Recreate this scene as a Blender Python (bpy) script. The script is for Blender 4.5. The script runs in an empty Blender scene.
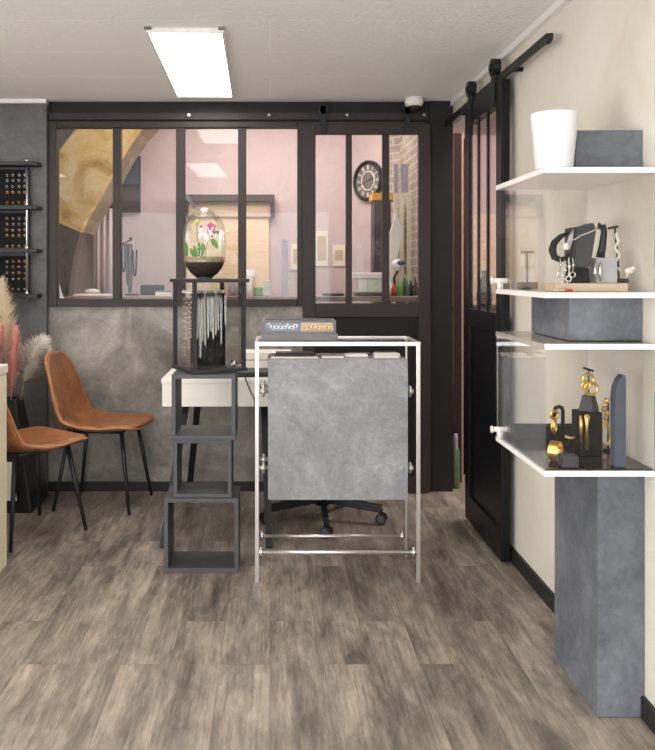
import bpy, bmesh, math, random
from mathutils import Vector, Matrix
random.seed(7)
PI = math.pi
SC = bpy.context.scene
COL = SC.collection
F = 820.0
def W(px, y): return (px - 270) * y / F            # photo column at depth y -> metres
def H(py, y): return 1.32 - (py - 272) * y / F     # photo row at depth y -> metres
# ------------------------------------------------------------------ materials
def srgb(r, g, b):
    def f(c):
        c /= 255.0
        return c / 12.92 if c <= 0.04045 else ((c + 0.055) / 1.055) ** 2.4
    return (f(r), f(g), f(b), 1)
def newmat(name):
    m = bpy.data.materials.new(name); m.use_nodes = True
    nt = m.node_tree; nt.nodes.clear()
    out = nt.nodes.new('ShaderNodeOutputMaterial')
    return m, nt, out
def coords(nt, space, scale=(1, 1, 1), rot=(0, 0, 0)):
    mp = nt.nodes.new('ShaderNodeMapping')
    mp.inputs['Scale'].default_value = scale; mp.inputs['Rotation'].default_value = rot
    if space == 'world':
        g = nt.nodes.new('ShaderNodeNewGeometry'); nt.links.new(g.outputs['Position'], mp.inputs['Vector'])
    else:
        g = nt.nodes.new('ShaderNodeTexCoord'); nt.links.new(g.outputs['Object'], mp.inputs['Vector'])
    return mp.outputs['Vector']
def noise(nt, vec, scale, detail=6, rough=.6, dist=0):
    n = nt.nodes.new('ShaderNodeTexNoise')
    n.inputs['Scale'].default_value = scale; n.inputs['Detail'].default_value = detail
    n.inputs['Roughness'].default_value = rough; n.inputs['Distortion'].default_value = dist
    nt.links.new(vec, n.inputs['Vector']); return n.outputs['Fac']
def ramp(nt, fac, stops):
    r = nt.nodes.new('ShaderNodeValToRGB'); e = r.color_ramp.elements
    while len(e) < len(stops): e.new(.5)
    for i, (p, c) in enumerate(stops): e[i].position = p; e[i].color = c
    nt.links.new(fac, r.inputs['Fac']); return r.outputs['Color']
def mixc(nt, fac, a, b, mode='MIX'):
    m = nt.nodes.new('ShaderNodeMix'); m.data_type = 'RGBA'; m.blend_type = mode
    for s, v in ((m.inputs[0], fac), (m.inputs[6], a), (m.inputs[7], b)):
        if hasattr(v, 'links'): nt.links.new(v, s)
        else: s.default_value = v
    return m.outputs[2]
def bsdf(nt, out, color, rough=.5, metal=0, spec=.5, bump=None, bstr=.2, bdist=.01, **kw):
    p = nt.nodes.new('ShaderNodeBsdfPrincipled')
    for k, v in (('Base Color', color), ('Roughness', rough), ('Metallic', metal), ('Specular IOR Level', spec)):
        if hasattr(v, 'links'): nt.links.new(v, p.inputs[k])
        else: p.inputs[k].default_value = v
    for k, v in kw.items(): p.inputs[k].default_value = v
    if bump is not None:
        b = nt.nodes.new('ShaderNodeBump'); b.inputs['Strength'].default_value = bstr; b.inputs['Distance'].default_value = bdist
        nt.links.new(bump, b.inputs['Height']); nt.links.new(b.outputs['Normal'], p.inputs['Normal'])
    nt.links.new(p.outputs['BSDF'], out.inputs['Surface']); return p
def plain(name, rgb, rough=.5, metal=0, spec=.5, var=.12, scale=25, bstr=0.05, **kw):
    m, nt, out = newmat(name)
    v = coords(nt, 'object'); n = noise(nt, v, scale, 4)
    c = srgb(*rgb)
    lo = tuple(x * (1 - var) for x in c[:3]) + (1,); hi = tuple(min(1, x * (1 + var)) for x in c[:3]) + (1,)
    bsdf(nt, out, ramp(nt, n, [(.3, lo), (.7, hi)]), rough, metal, spec, n, bstr, .002, **kw)
    return m
def plaster(name, dark, mid, light, scale=2.2, rough=.55, space='world', spec=.4, bstr=.12, stretch=(1, 1, 1), det=.55):
    m, nt, out = newmat(name)
    v = coords(nt, space, stretch)
    n1 = noise(nt, v, scale, 9, .62, 1.2)
    n2 = noise(nt, v, scale * 5.5, 6, .6, 1.8)
    base = ramp(nt, n1, [(.3, srgb(*dark)), (.5, srgb(*mid)), (.72, srgb(*light))])
    dcol = ramp(nt, n2, [(.32, (.36, .36, .36, 1)), (.68, (.64, .64, .64, 1))])
    c = mixc(nt, det, base, dcol, 'OVERLAY')
    bsdf(nt, out, c, rough, 0, spec, n2, bstr, .006)
    return m
def glass(name, tint=(1, 1, 1, 1), ior=1.45, rough=0.0, boost=1.0, refl=(1, 1, 1, 1)):
    m, nt, out = newmat(name)
    fr = nt.nodes.new('ShaderNodeFresnel'); fr.inputs['IOR'].default_value = ior
    mu = nt.nodes.new('ShaderNodeMath'); mu.operation = 'MULTIPLY'; mu.inputs[1].default_value = boost
    nt.links.new(fr.outputs[0], mu.inputs[0])
    t = nt.nodes.new('ShaderNodeBsdfTransparent'); t.inputs['Color'].default_value = tint
    g = nt.nodes.new('ShaderNodeBsdfGlossy'); g.inputs['Roughness'].default_value = rough; g.inputs['Color'].default_value = refl
    mx = nt.nodes.new('ShaderNodeMixShader')
    nt.links.new(mu.outputs[0], mx.inputs[0]); nt.links.new(t.outputs[0], mx.inputs[1]); nt.links.new(g.outputs[0], mx.inputs[2])
    nt.links.new(mx.outputs[0], out.inputs['Surface'])
    return m
def emit(name, rgb, strength):
    m, nt, out = newmat(name)
    e = nt.nodes.new('ShaderNodeEmission'); e.inputs['Color'].default_value = rgb; e.inputs['Strength'].default_value = strength
    nt.links.new(e.outputs[0], out.inputs['Surface']); return m
def feather(name, rgb):
    m, nt, out = newmat(name)
    a = nt.nodes.new('ShaderNodeBsdfDiffuse'); t = nt.nodes.new('ShaderNodeBsdfTranslucent'); x = nt.nodes.new('ShaderNodeMixShader')
    n = noise(nt, coords(nt, 'object'), 30, 3); c = srgb(*rgb)
    col = ramp(nt, n, [(.3, tuple(v * .88 for v in c[:3]) + (1,)), (.7, c)])
    for k in (a, t): nt.links.new(col, k.inputs['Color'])
    x.inputs[0].default_value = .5; nt.links.new(a.outputs[0], x.inputs[1]); nt.links.new(t.outputs[0], x.inputs[2]); nt.links.new(x.outputs[0], out.inputs['Surface'])
    return m
def floor_mat():
    m, nt, out = newmat('grey_oak_vinyl_planks')
    v = coords(nt, 'world', (1, 1, 1), (0, 0, PI / 2))
    b = nt.nodes.new('ShaderNodeTexBrick'); nt.links.new(v, b.inputs['Vector'])
    b.offset = .37; b.offset_frequency = 2; b.squash = 1
    for k, x in (('Scale', 1), ('Mortar Size', .0008), ('Mortar Smooth', .1), ('Bias', 0), ('Brick Width', .92), ('Row Height', .168)): b.inputs[k].default_value = x
    b.inputs['Color1'].default_value = (0, 0, 0, 1); b.inputs['Color2'].default_value = (1, 1, 1, 1); b.inputs['Mortar'].default_value = (.3, .3, .3, 1)
    # each plank shifts the grain so neighbours do not line up
    sh = nt.nodes.new('ShaderNodeVectorMath'); sh.operation = 'SCALE'; sh.inputs['Scale'].default_value = 7.3
    nt.links.new(b.outputs['Color'], sh.inputs[0])
    ad = nt.nodes.new('ShaderNodeVectorMath'); ad.operation = 'ADD'
    nt.links.new(coords(nt, 'world', (1, 1, 1)), ad.inputs[0]); nt.links.new(sh.outputs[0], ad.inputs[1])
    def st(sx, sy):
        q = nt.nodes.new('ShaderNodeMapping'); q.inputs['Scale'].default_value = (sx, sy, 1); nt.links.new(ad.outputs[0], q.inputs['Vector']); return q.outputs[0]
    grain = noise(nt, st(60, 2.6), 1.5, 10, .74, .35)
    patch = noise(nt, st(7.5, 1.7), 1.25, 7, .66, .3)
    cloud = noise(nt, st(20, 6), 1.2, 8, .7, .3)
    base = ramp(nt, patch, [(.34, srgb(98, 90, 83)), (.48, srgb(134, 124, 114)), (.63, srgb(166, 153, 140))])
    c = mixc(nt, .75, base, ramp(nt, grain, [(.3, (.2, .2, .2, 1)), (.55, (.52, .52, .52, 1)), (.75, (.72, .71, .7, 1))]), 'OVERLAY')
    c = mixc(nt, .5, c, ramp(nt, cloud, [(.32, (.26, .26, .26, 1)), (.5, (.5, .5, .5, 1)), (.7, (.72, .72, .72, 1))]), 'OVERLAY')
    tone = ramp(nt, b.outputs['Color'], [(0, (.88, .87, .86, 1)), (1, (1.06, 1.05, 1.03, 1))])
    c = mixc(nt, 1, c, tone, 'MULTIPLY')
    c = mixc(nt, b.outputs['Fac'], c, srgb(104, 95, 88))
    bsdf(nt, out, c, .42, 0, .45, grain, .08, .003)
    return m
def ceiling_mat():
    m, nt, out = newmat('textured_white_ceiling_boards')
    v = coords(nt, 'world')
    b = nt.nodes.new('ShaderNodeTexBrick'); nt.links.new(v, b.inputs['Vector'])
    b.offset = .5
    for k, x in (('Scale', 1), ('Mortar Size', .004), ('Mortar Smooth', .3), ('Bias', 0), ('Brick Width', 2.6), ('Row Height', .48)): b.inputs[k].default_value = x
    c0 = srgb(244, 242, 239)
    b.inputs['Color1'].default_value = c0; b.inputs['Color2'].default_value = srgb(242, 240, 237); b.inputs['Mortar'].default_value = srgb(252, 251, 249)
    g = noise(nt, coords(nt, 'world', (10, 34, 9), (0, 0, .9)), 2.6, 6, .75)
    c = mixc(nt, .5, b.outputs['Color'], ramp(nt, g, [(.3, (.36, .36, .36, 1)), (.7, (.62, .62, .62, 1))]), 'OVERLAY')
    bsdf(nt, out, c, .8, 0, .2, g, .6, .012)
    return m
def brick_mat():
    m, nt, out = newmat('old_pale_brickwork')
    mp = nt.nodes.new('ShaderNodeMapping'); g = nt.nodes.new('ShaderNodeNewGeometry')
    sx = nt.nodes.new('ShaderNodeSeparateXYZ'); cx = nt.nodes.new('ShaderNodeCombineXYZ')
    nt.links.new(g.outputs['Position'], sx.inputs[0]); nt.links.new(sx.outputs['Y'], cx.inputs['X']); nt.links.new(sx.outputs['Z'], cx.inputs['Y'])
    b = nt.nodes.new('ShaderNodeTexBrick'); nt.links.new(cx.outputs[0], b.inputs['Vector'])
    for k, x in (('Scale', 1), ('Mortar Size', .007), ('Mortar Smooth', .4), ('Brick Width', .22), ('Row Height', .062)): b.inputs[k].default_value = x
    b.inputs['Color1'].default_value = srgb(150, 136, 124); b.inputs['Color2'].default_value = srgb(176, 160, 148); b.inputs['Mortar'].default_value = srgb(192, 180, 168)
    n = noise(nt, g.outputs['Position'], 14, 5)
    c = mixc(nt, .6, b.outputs['Color'], ramp(nt, n, [(.3, (.35, .35, .35, 1)), (.7, (.6, .6, .6, 1))]), 'OVERLAY')
    bsdf(nt, out, c, .9, 0, .2, b.outputs['Fac'], -.5, .01)
    return m
def wood(name, dark, light, axis='z', rough=.5):
    m, nt, out = newmat(name)
    s = {'x': (2, 30, 30), 'y': (30, 2, 30), 'z': (30, 30, 2)}[axis]
    n = noise(nt, coords(nt, 'object', s), 1.4, 7, .65, .6)
    bsdf(nt, out, ramp(nt, n, [(.3, srgb(*dark)), (.7, srgb(*light))]), rough, 0, .4, n, .1, .003)
    return m
M = dict(
    floor=floor_mat(), ceil=ceiling_mat(), brick=brick_mat(),
    grey_wall=plaster('grey_venetian_plaster', (92, 88, 83), (130, 124, 117), (168, 161, 152), 2.6),
    dark_wall=plaster('charcoal_venetian_plaster', (74, 73, 74), (90, 89, 90), (104, 103, 103), 2.0),
    white_wall=plaster('warm_white_plaster', (208, 198, 182), (220, 212, 199), (227, 221, 210), .9, .7, bstr=.04, det=.18),
    column=plaster('slate_grey_plaster', (84, 87, 92), (101, 104, 111), (124, 127, 134), 3.2, .55),
    panel=plaster('light_grey_plaster', (124, 124, 125), (142, 141, 142), (168, 167, 168), 4.0, .5, 'object'),
    pink=plaster('pale_pink_paint', (203, 180, 178), (206, 184, 181), (210, 188, 184), 1.0, .7, bstr=.04, det=.2),
    stone=plaster('golden_limestone', (176, 122, 66), (238, 200, 128), (250, 232, 184), 3.4, .85, bstr=.6),
    arch_grey=plaster('grey_arch_plaster', (96, 88, 84), (112, 104, 99), (126, 118, 112), 2.0, .8),
    soffit=plaster('grey_soffit', (138, 122, 102), (160, 144, 122), (176, 160, 138), 3.0, .9),  # greyer and darker than the golden stone face
    frame=plain('brown_black_frame_paint', (49, 42, 40), .5, spec=.3, var=.1),
    black=plain('black_paint', (30, 27, 27), .5, spec=.25, var=.1),
    post=plain('black_post_paint', (33, 30, 30), .55, spec=.25, var=.12, scale=9),
    door=plain('black_door_paint', (19, 19, 22), .4, spec=.22, var=.1),
    board=plain('dark_skirting', (40, 37, 36), .5, spec=.3),
    iron=plain('black_iron', (28, 28, 30), .45, .3),
    glass=glass('window_glass', (.97, .96, .96, 1), 1.5, 0, .32),
    acryl=glass('clear_acrylic', (.99, .99, .99, 1), 1.45, 0, .36),
    pane=glass('thin_lantern_glass', (.985, .985, .985, 1), 1.45, 0, .22),
    dome=glass('thin_dome_glass', (.97, .98, .97, 1), 1.4, 0, .5),
    acryl_top=plain('reflection_toned_acrylic', (150, 140, 128), .18, var=.06),  # brown grey imitates the block and wall mirrored in the lower case top
    white_edge=plain('white_acrylic', (236, 232, 228), .3, var=.02),
    white=plain('white_lacquer', (236, 229, 218), .35, var=.02),
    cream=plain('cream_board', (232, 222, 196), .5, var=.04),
    pot=plain('white_glazed_ceramic', (222, 222, 224), .3, var=.02),
    leather=plaster('tan_leather', (104, 62, 38), (142, 88, 52), (168, 112, 72), 9, .38, 'object', .5, .25),
    seam=plain('tan_leather_piping', (170, 116, 72), .4),
    leg=plain('black_powder_steel', (48, 47, 50), .4, .4),
    steel=plain('brushed_aluminium', (214, 208, 202), .28, .85, var=.04),
    chrome=plain('chrome', (232, 230, 228), .25, 1, var=.02),
    silver=plain('silver', (215, 212, 206), .25, .9, var=.1),
    gold=plain('gold', (236, 190, 104), .28, .9, var=.1),
    pearl=plain('pearl_beads', (226, 220, 204), .35, .1, var=.1, scale=200),
    cube=plain('dark_grey_board', (74, 74, 76), .6, var=.12, scale=12),
    lantern=plain('black_wood_frame', (46, 47, 50), .5),
    velvet=plain('black_velvet', (17, 16, 18), .8, spec=.2, var=.2),
    mat=plain('black_gloss_mat', (16, 15, 17), .14, var=.1),
    slate=plain('blue_grey_slate', (70, 78, 91), .6, var=.15, scale=14),
    concrete=plain('pale_concrete', (170, 170, 172), .8, var=.12, scale=18),
    darkgrey=plain('charcoal_leatherette', (56, 56, 60), .55, spec=.35, var=.12),
    darkgrey2=plain('grey_card', (112, 110, 110), .6, var=.1),
    oak=wood('pale_oak', (186, 160, 134), (214, 190, 164), 'x'),
    ply=wood('pale_plywood', (226, 190, 148), (246, 218, 182), 'x'),
    brownwood=wood('reddish_brown_wood', (46, 26, 18), (70, 40, 28)),
    bench=wood('bench_wood', (120, 98, 88), (158, 132, 120), 'x'),
    soil=plain('dark_soil', (52, 38, 34), .9, var=.5, scale=90, bstr=.8),
    gravel=plain('pale_moss_gravel', (150, 132, 100), .9, var=.5, scale=120, bstr=.6),
    green=plain('leaf_green', (86, 142, 54), .5, var=.2), lime=plain('lime_bud', (190, 212, 70), .5),
    petal=plain('pink_petal', (206, 96, 140), .5, var=.25), petalw=plain('white_petal', (236, 222, 222), .5),
    bottle=plain('green_bottle_plastic', (96, 118, 80), .3, var=.2), emerald=plain('emerald_glass_foot', (28, 104, 66), .2),
    burgundy=plain('burgundy_cloth', (88, 26, 44), .8), curtain=plain('pale_pink_cloth', (226, 204, 200), .8, var=.05),
    plume_cream=feather('cream_pampas', (250, 238, 218)), plume_pink=feather('salmon_pampas', (248, 202, 190)),
    plume_white=feather('white_pampas', (252, 247, 240)), stalk=plain('straw_stalk', (190, 160, 100), .8),
    vase=plain('black_lacquer', (22, 22, 26), .3), orange=plain('orange_strip', (226, 160, 52), .5),
    clockface=plain('grey_clock_face', (118, 108, 102), .7), numeral=plain('pale_numeral', (236, 228, 216), .6),
    lilac=plain('lilac_glass_panel', (176, 168, 178), .3), paper=plain('white_paper', (238, 234, 228), .7, var=.03),
    mint=plain('pale_green_card', (206, 216, 196), .6), red=plain('red_plastic', (190, 60, 56), .4),
    blue=plain('blue_enamel', (44, 62, 120), .4), navy=plain('slate_blue_screen', (92, 104, 118), .3), darkbrown=plain('dark_brown_panel', (72, 62, 60), .5),
    lamp=emit('lit_diffuser', (1, .97, .92, 1), 7.0), lampframe=plain('white_metal_trim', (226, 222, 216), .4),
)
# ------------------------------------------------------------------ geometry helpers
ORG = {}
class MB:
    def __init__(s, mtx=None): s.bm = bmesh.new(); s.m = mtx
    def _t(s, vs):
        if s.m is not None: bmesh.ops.transform(s.bm, matrix=s.m, verts=vs)
    def box(s, x0, x1, y0, y1, z0, z1, bev=0, rot=None):
        r = bmesh.ops.create_cube(s.bm, size=1)
        vs = r['verts']
        T = Matrix.Translation(((x0 + x1) / 2, (y0 + y1) / 2, (z0 + z1) / 2))
        if rot is not None: T = T @ rot
        T = T @ Matrix.Diagonal((abs(x1 - x0), abs(y1 - y0), abs(z1 - z0), 1))
        bmesh.ops.transform(s.bm, matrix=T, verts=vs)
        if bev:
            es = list({e for v in vs for e in v.link_edges})
            g = bmesh.ops.bevel(s.bm, geom=es, offset=bev, segments=2, affect='EDGES', profile=.5)
            vs = list({v for f in g['faces'] for v in f.verts})
            comp = set(vs); stack = list(vs)
            while stack:
                v = stack.pop()
                for e in v.link_edges:
                    o = e.other_vert(v)
                    if o not in comp: comp.add(o); stack.append(o)
            vs = list(comp)
        s._t(vs); return s
    def tube(s, pts, r, seg=8, closed=False, cap=True):
        pts = [Vector(p) for p in pts]; n = len(pts)
        rr = r if isinstance(r, (list, tuple)) else [r] * n
        rings = []; prev = None; allv = []
        for i, p in enumerate(pts):
            if closed: t = pts[(i + 1) % n] - pts[i - 1]
            else: t = pts[min(i + 1, n - 1)] - pts[max(i - 1, 0)]
            t.normalize()
            a = prev if prev is not None else (Vector((0, 0, 1)) if abs(t.z) < .9 else Vector((1, 0, 0)))
            a = (a - t * a.dot(t))
            if a.length < 1e-6: a = t.orthogonal()
            a.normalize(); prev = a; b = t.cross(a)
            ring = [s.bm.verts.new(p + (a * math.cos(2 * PI * k / seg) + b * math.sin(2 * PI * k / seg)) * rr[i]) for k in range(seg)]
            rings.append(ring); allv += ring
        m = n if closed else n - 1
        for i in range(m):
            A, B = rings[i], rings[(i + 1) % n]
            for k in range(seg): s.bm.faces.new((A[k], A[(k + 1) % seg], B[(k + 1) % seg], B[k]))
        if cap and not closed:
            s.bm.faces.new(rings[0][::-1]); s.bm.faces.new(rings[-1])
        s._t(allv); return s
    def bar(s, a, b, w, d):                                  # square bar from a to b
        a, b = Vector(a), Vector(b); t = (b - a).normalized()
        u = t.cross(Vector((0, 1, 0)) if abs(t.y) < .9 else Vector((1, 0, 0))).normalized(); v = t.cross(u)
        vs = []
        for p in (a, b):
            for i, j in ((-1, -1), (1, -1), (1, 1), (-1, 1)): vs.append(s.bm.verts.new(p + u * i * w / 2 + v * j * d / 2))
        for f in ((0, 1, 2, 3), (7, 6, 5, 4), (0, 4, 5, 1), (1, 5, 6, 2), (2, 6, 7, 3), (3, 7, 4, 0)): s.bm.faces.new([vs[k] for k in f])
        s._t(vs); return s
    def lathe(s, prof, c=(0, 0, 0), seg=32):
        rings = []; allv = []
        for r, z in prof:
            if r < 1e-6: ring = [s.bm.verts.new((c[0], c[1], c[2] + z))]
            else: ring = [s.bm.verts.new((c[0] + r * math.cos(2 * PI * k / seg), c[1] + r * math.sin(2 * PI * k / seg), c[2] + z)) for k in range(seg)]
            rings.append(ring); allv += ring
        for A, B in zip(rings, rings[1:]):
            for k in range(seg):
                q = [A[k % len(A)], A[(k + 1) % len(A)], B[(k + 1) % len(B)], B[k % len(B)]]
                q = list(dict.fromkeys(q))
                if len(q) > 2: s.bm.faces.new(q)
        s._t(allv); return s
    def prism(s, poly, y0, y1):                               # XZ outline pulled along Y
        a = [s.bm.verts.new((x, y0, z)) for x, z in poly]; b = [s.bm.verts.new((x, y1, z)) for x, z in poly]
        s.bm.faces.new(a); s.bm.faces.new(b[::-1]); n = len(a)
        for i in range(n): s.bm.faces.new((a[i], b[i], b[(i + 1) % n], a[(i + 1) % n]))
        s._t(a + b); return s
    def column(s, poly, z0, z1):                              # XY outline pulled along Z
        a = [s.bm.verts.new((x, y, z0)) for x, y in poly]; b = [s.bm.verts.new((x, y, z1)) for x, y in poly]
        s.bm.faces.new(a[::-1]); s.bm.faces.new(b); n = len(a)
        for i in range(n): s.bm.faces.new((a[i], a[(i + 1) % n], b[(i + 1) % n], b[i]))
        s._t(a + b); return s
    def ball(s, c, r, sc=(1, 1, 1), seg=16):
        q = bmesh.ops.create_uvsphere(s.bm, u_segments=seg, v_segments=max(6, seg // 2), radius=r)
        bmesh.ops.transform(s.bm, matrix=Matrix.Translation(c) @ Matrix.Diagonal((*sc, 1)), verts=q['verts'])
        s._t(q['verts']); return s
    def torus(s, c, R, r, axis='y', seg=24, k=8, sq=1):
        P = []
        for i in range(seg):
            a = 2 * PI * i / seg; u, v = R * math.cos(a), R * math.sin(a) * sq
            P.append({'y': (c[0] + u, c[1], c[2] + v), 'z': (c[0] + u, c[1] + v, c[2]), 'x': (c[0], c[1] + u, c[2] + v)}[axis])
        return s.tube(P, r, k, True)
    def sheet(s, rows):                                       # grid of points -> faces
        g = [[s.bm.verts.new(p) for p in r] for r in rows]
        for A, B in zip(g, g[1:]):
            for i in range(len(A) - 1): s.bm.faces.new((A[i], A[i + 1], B[i + 1], B[i]))
        s._t([v for r in g for v in r]); return s
    def build(s, name, mat, parent=None, smooth=False, solid=0, subsurf=0, bev=0):
        bmesh.ops.recalc_face_normals(s.bm, faces=s.bm.faces)
        vs = s.bm.verts
        lo = Vector([min(v.co[i] for v in vs) for i in range(3)]); hi = Vector([max(v.co[i] for v in vs) for i in range(3)])
        o0 = Vector(((lo.x + hi.x) / 2, (lo.y + hi.y) / 2, lo.z))
        bmesh.ops.translate(s.bm, vec=-o0, verts=s.bm.verts)
        me = bpy.data.meshes.new(name); s.bm.to_mesh(me); s.bm.free()
        me.materials.append(mat)
        if smooth:
            for p in me.polygons: p.use_smooth = True
        o = bpy.data.objects.new(name, me); COL.objects.link(o)
        ORG[o.name] = o0
        if parent is not None: o.parent = parent; o.location = o0 - ORG[parent.name]
        else: o.location = o0
        if solid:
            md = o.modifiers.new('thickness', 'SOLIDIFY'); md.thickness = solid; md.offset = 0
        if subsurf:
            md = o.modifiers.new('smooth', 'SUBSURF'); md.levels = subsurf; md.render_levels = subsurf
        if bev:
            md = o.modifiers.new('bevel', 'BEVEL'); md.width = bev; md.segments = 2; md.limit_method = 'ANGLE'
        return o
def empty(name, loc):
    o = bpy.data.objects.new(name, None); COL.objects.link(o); o.location = loc; o.empty_display_size = .05
    ORG[o.name] = Vector(loc); return o
def tag(o, label, cat, group=None):
    o['label'] = label; o['category'] = cat
    if group: o['group'] = group
    return o
def struct(o, label=None, cat=None):
    o['kind'] = 'structure'
    if label: o['label'] = label
    if cat: o['category'] = cat
    return o
def thing(name, loc, label, cat, group=None): return tag(empty(name, loc), label, cat, group)
def box(*a, **k): return MB().box(*a, **k)
def copy_tree(o, parent=None):
    c = o.copy(); COL.objects.link(c)
    if parent is not None: c.parent = parent
    for ch in list(o.children): copy_tree(ch, c)
    return c
# ================================================================== THE SETTING
CZ = 2.35
struct(box(-3.0, 3.0, -2.0, 8.0, -.06, 0).build('floor', M['floor']), 'grey brown wood-look plank floor across the shop', 'floor')
struct(box(-3.0, 1.30, -2.0, 5.05, CZ, CZ + .06).build('ceiling', M['ceil']), 'textured white boarded ceiling of the shop', 'ceiling')
struct(box(-3.0, 3.0, 5.05, 8.0, 2.8, 2.86).build('ceiling_rear', M['white']), 'white ceiling of the room behind the glass partition', 'ceiling')
# right wall with the doorway behind the sliding door
b = MB(); b.box(1.11, 1.26, -2.0, 3.86, 0, CZ); b.box(1.11, 1.26, 3.86, 4.95, 2.19, CZ)
struct(b.build('wall_right', M['white_wall']), 'warm white plaster wall on the right behind the display cases', 'wall')
struct(box(-3.06, -3.0, -2.0, 5.05, 0, CZ).build('wall_left', M['white_wall']), 'white wall far left of the shop', 'wall')
b = MB(); b.box(-3, -2.4, -2.06, -2.0, 0, CZ); b.box(.9, 1.26, -2.06, -2.0, 0, CZ); b.box(-2.4, .9, -2.06, -2.0, 0, .25); b.box(-2.4, .9, -2.06, -2.0, 2.2, CZ)
struct(b.build('wall_front', M['white_wall']), 'shop front wall around the street window', 'wall')
WL = -1.336
struct(box(-3.0, WL, 4.90, 5.05, 0, 2.325).build('wall_back_left', M['dark_wall']), 'charcoal plaster wall behind the ring shelves at left', 'wall')
struct(box(-3.0, WL + .004, 4.87, 4.93, 2.325, CZ - .001).build('trim_1', M['white_edge']), 'white trim strip on top of the charcoal wall', 'trim')
struct(box(WL, .20, 4.95, 5.05, 0, 1.112).build('wall_back', M['grey_wall']), 'mottled grey plaster wall below the interior window', 'wall')
struct(box(WL, .2, 4.935, 4.95, 0, .056).build('baseboard_back', M['board']), 'dark baseboard under the grey plaster wall', 'baseboard')
struct(box(-3.0, WL, 4.885, 4.90, 0, .056).build('baseboard_left', M['board']), 'dark baseboard under the charcoal wall', 'baseboard')
struct(box(1.097, 1.11, -2.0, 3.80, 0, .065).build('baseboard_right', M['board']), 'dark baseboard along the white right wall', 'baseboard')
# dark header beam and track bar over the partition
b = MB(); b.box(WL, 1.10, 4.955, 5.05, 2.225, CZ - .001)
struct(b.build('trim_2', M['black']), 'dark header beam between ceiling and glass partition', 'beam')
r = struct(empty('trim_3', (-.15, 4.93, 2.236)), 'flat dark track bar with pale bolts above the partition', 'track bar')
box(WL + .01, .951, 4.925, 4.955, 2.236, 2.276).build('bar', M['frame'], r)
for px in (189, 269, 347, 424):
    MB().tube([(W(px, 4.92), 4.926, 2.262), (W(px, 4.92), 4.916, 2.262)], .008, 10).build('bolt', M['silver'], r)
struct(box(.957, 1.10, 4.93, 5.07, 0, CZ - .002).build('trim_4', M['post']), 'wide black corner post beside the sliding door', 'post')
# interior window with five panes
win = struct(empty('window_1', (-.57, 4.965, 1.112)), 'brown black framed interior window of four tall panes', 'window')
k = 4.95 / F
b = MB(); b.box(WL, -1.284, 4.93, 5.0, 1.112, 2.226); b.box(.165, .262, 4.94, 5.0, 1.112, 2.226)
b.box(-1.284, .165, 4.93, 5.0, 1.112, 1.157); b.box(-1.284, .165, 4.93, 5.0, 2.19, 2.226)
b.build('frame', M['frame'], win, bev=.003)
ms = [(-.948, -.899), (-.567, -.513), (-.193, -.144)]
for a, c in ms: box(a, c, 4.94, 4.99, 1.157, 2.19).build('mullion', M['frame'], win, bev=.003)
xs = [-1.284] + [v for p in ms for v in p] + [.165]
for i in range(4): box(xs[2 * i], xs[2 * i + 1], 4.962, 4.968, 1.157, 2.19).build('glass_pane', M['glass'], win)
# glazed sliding panel of the partition
d1 = struct(empty('door_1', (.57, 4.91, .01)), 'dark glazed sliding panel with three panes behind the aluminium stand', 'door')
b = MB(); b.box(.196, .272, 4.885, 4.925, .012, 2.205); b.box(.886, .956, 4.885, 4.925, .012, 2.205)
b.box(.272, .886, 4.885, 4.925, 2.141, 2.205); b.box(.272, .886, 4.885, 4.925, 1.05, 1.133); b.box(.272, .886, 4.885, 4.925, .012, .1)
b.build('frame', M['frame'], d1, bev=.003)
for a, c in ((.453, .489), (.670, .712)): box(a, c, 4.89, 4.92, 1.133, 2.141).build('mullion', M['frame'], d1, bev=.003)
for a, c in ((.272, .453), (.489, .670), (.712, .886)): box(a, c, 4.903, 4.909, 1.133, 2.141).build('glass_pane', M['glass'], d1)
box(.272, .886, 4.9, 4.915, .1, 1.05).build('lower_panel', M['black'], d1)
for px in (323, 407):
    x = W(px, 4.9); h = MB(); h.box(x - .016, x + .016, 4.876, 4.885, 2.15, 2.31); h.tube([(x, 4.876, 2.29), (x, 4.9, 2.29)], .03, 16); h.build('roller_hanger', M['iron'], d1)
# barn door on the right wall
d2 = struct(empty('door_2', (1.06, 4.03, .015)), 'black sliding barn door with three glazed strips along the right wall', 'door')
X0, X1 = 1.04, 1.08
X2 = 1.05
b = MB(); b.box(X0, X2, 3.69, 3.775, .015, 2.19); b.box(X0, X2, 4.285, 4.375, .015, 2.19); b.box(X2, X1, 3.69, 3.705, .015, 2.19); b.box(X2, X1, 4.36, 4.375, .015, 2.19)
b.box(X0, X1, 3.775, 4.285, 2.09, 2.19); b.box(X0, X1, 3.775, 4.285, 1.04, 1.13); b.box(X0, X1, 3.775, 4.285, .015, .15)
b.build('frame', M['door'], d2, bev=.002)
for a in (3.925, 4.10): box(X0, X2 - .002, a - .016, a + .016, 1.13, 2.09).build('mullion', M['door'], d2)
for a, c in ((3.775, 3.909), (3.941, 4.084), (4.116, 4.285)): box(1.043, 1.046, a, c, 1.13, 2.09).build('glass_pane', M['glass'], d2)
box(1.054, 1.07, 3.775, 4.285, .15, 1.04).build('lower_panel', M['door'], d2)
for y in (3.80, 4.25):
    h = MB(); h.box(1.030, 1.038, y - .024, y + .024, 2.08, 2.275); h.tube([(1.024, y, 2.268), (1.062, y, 2.268)], .040, 20)
    h.tube([(1.016, y, 2.268), (1.024, y, 2.268)], .018, 12); h.build('roller_hanger', M['iron'], d2)
r = thing('barn_door_rail', (1.055, 3.98, 2.2), 'black flat steel rail with hooked end above the barn door', 'rail')
box(1.048, 1.060, 3.11, 4.92, 2.192, 2.226).build('bar', M['iron'], r)
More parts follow.
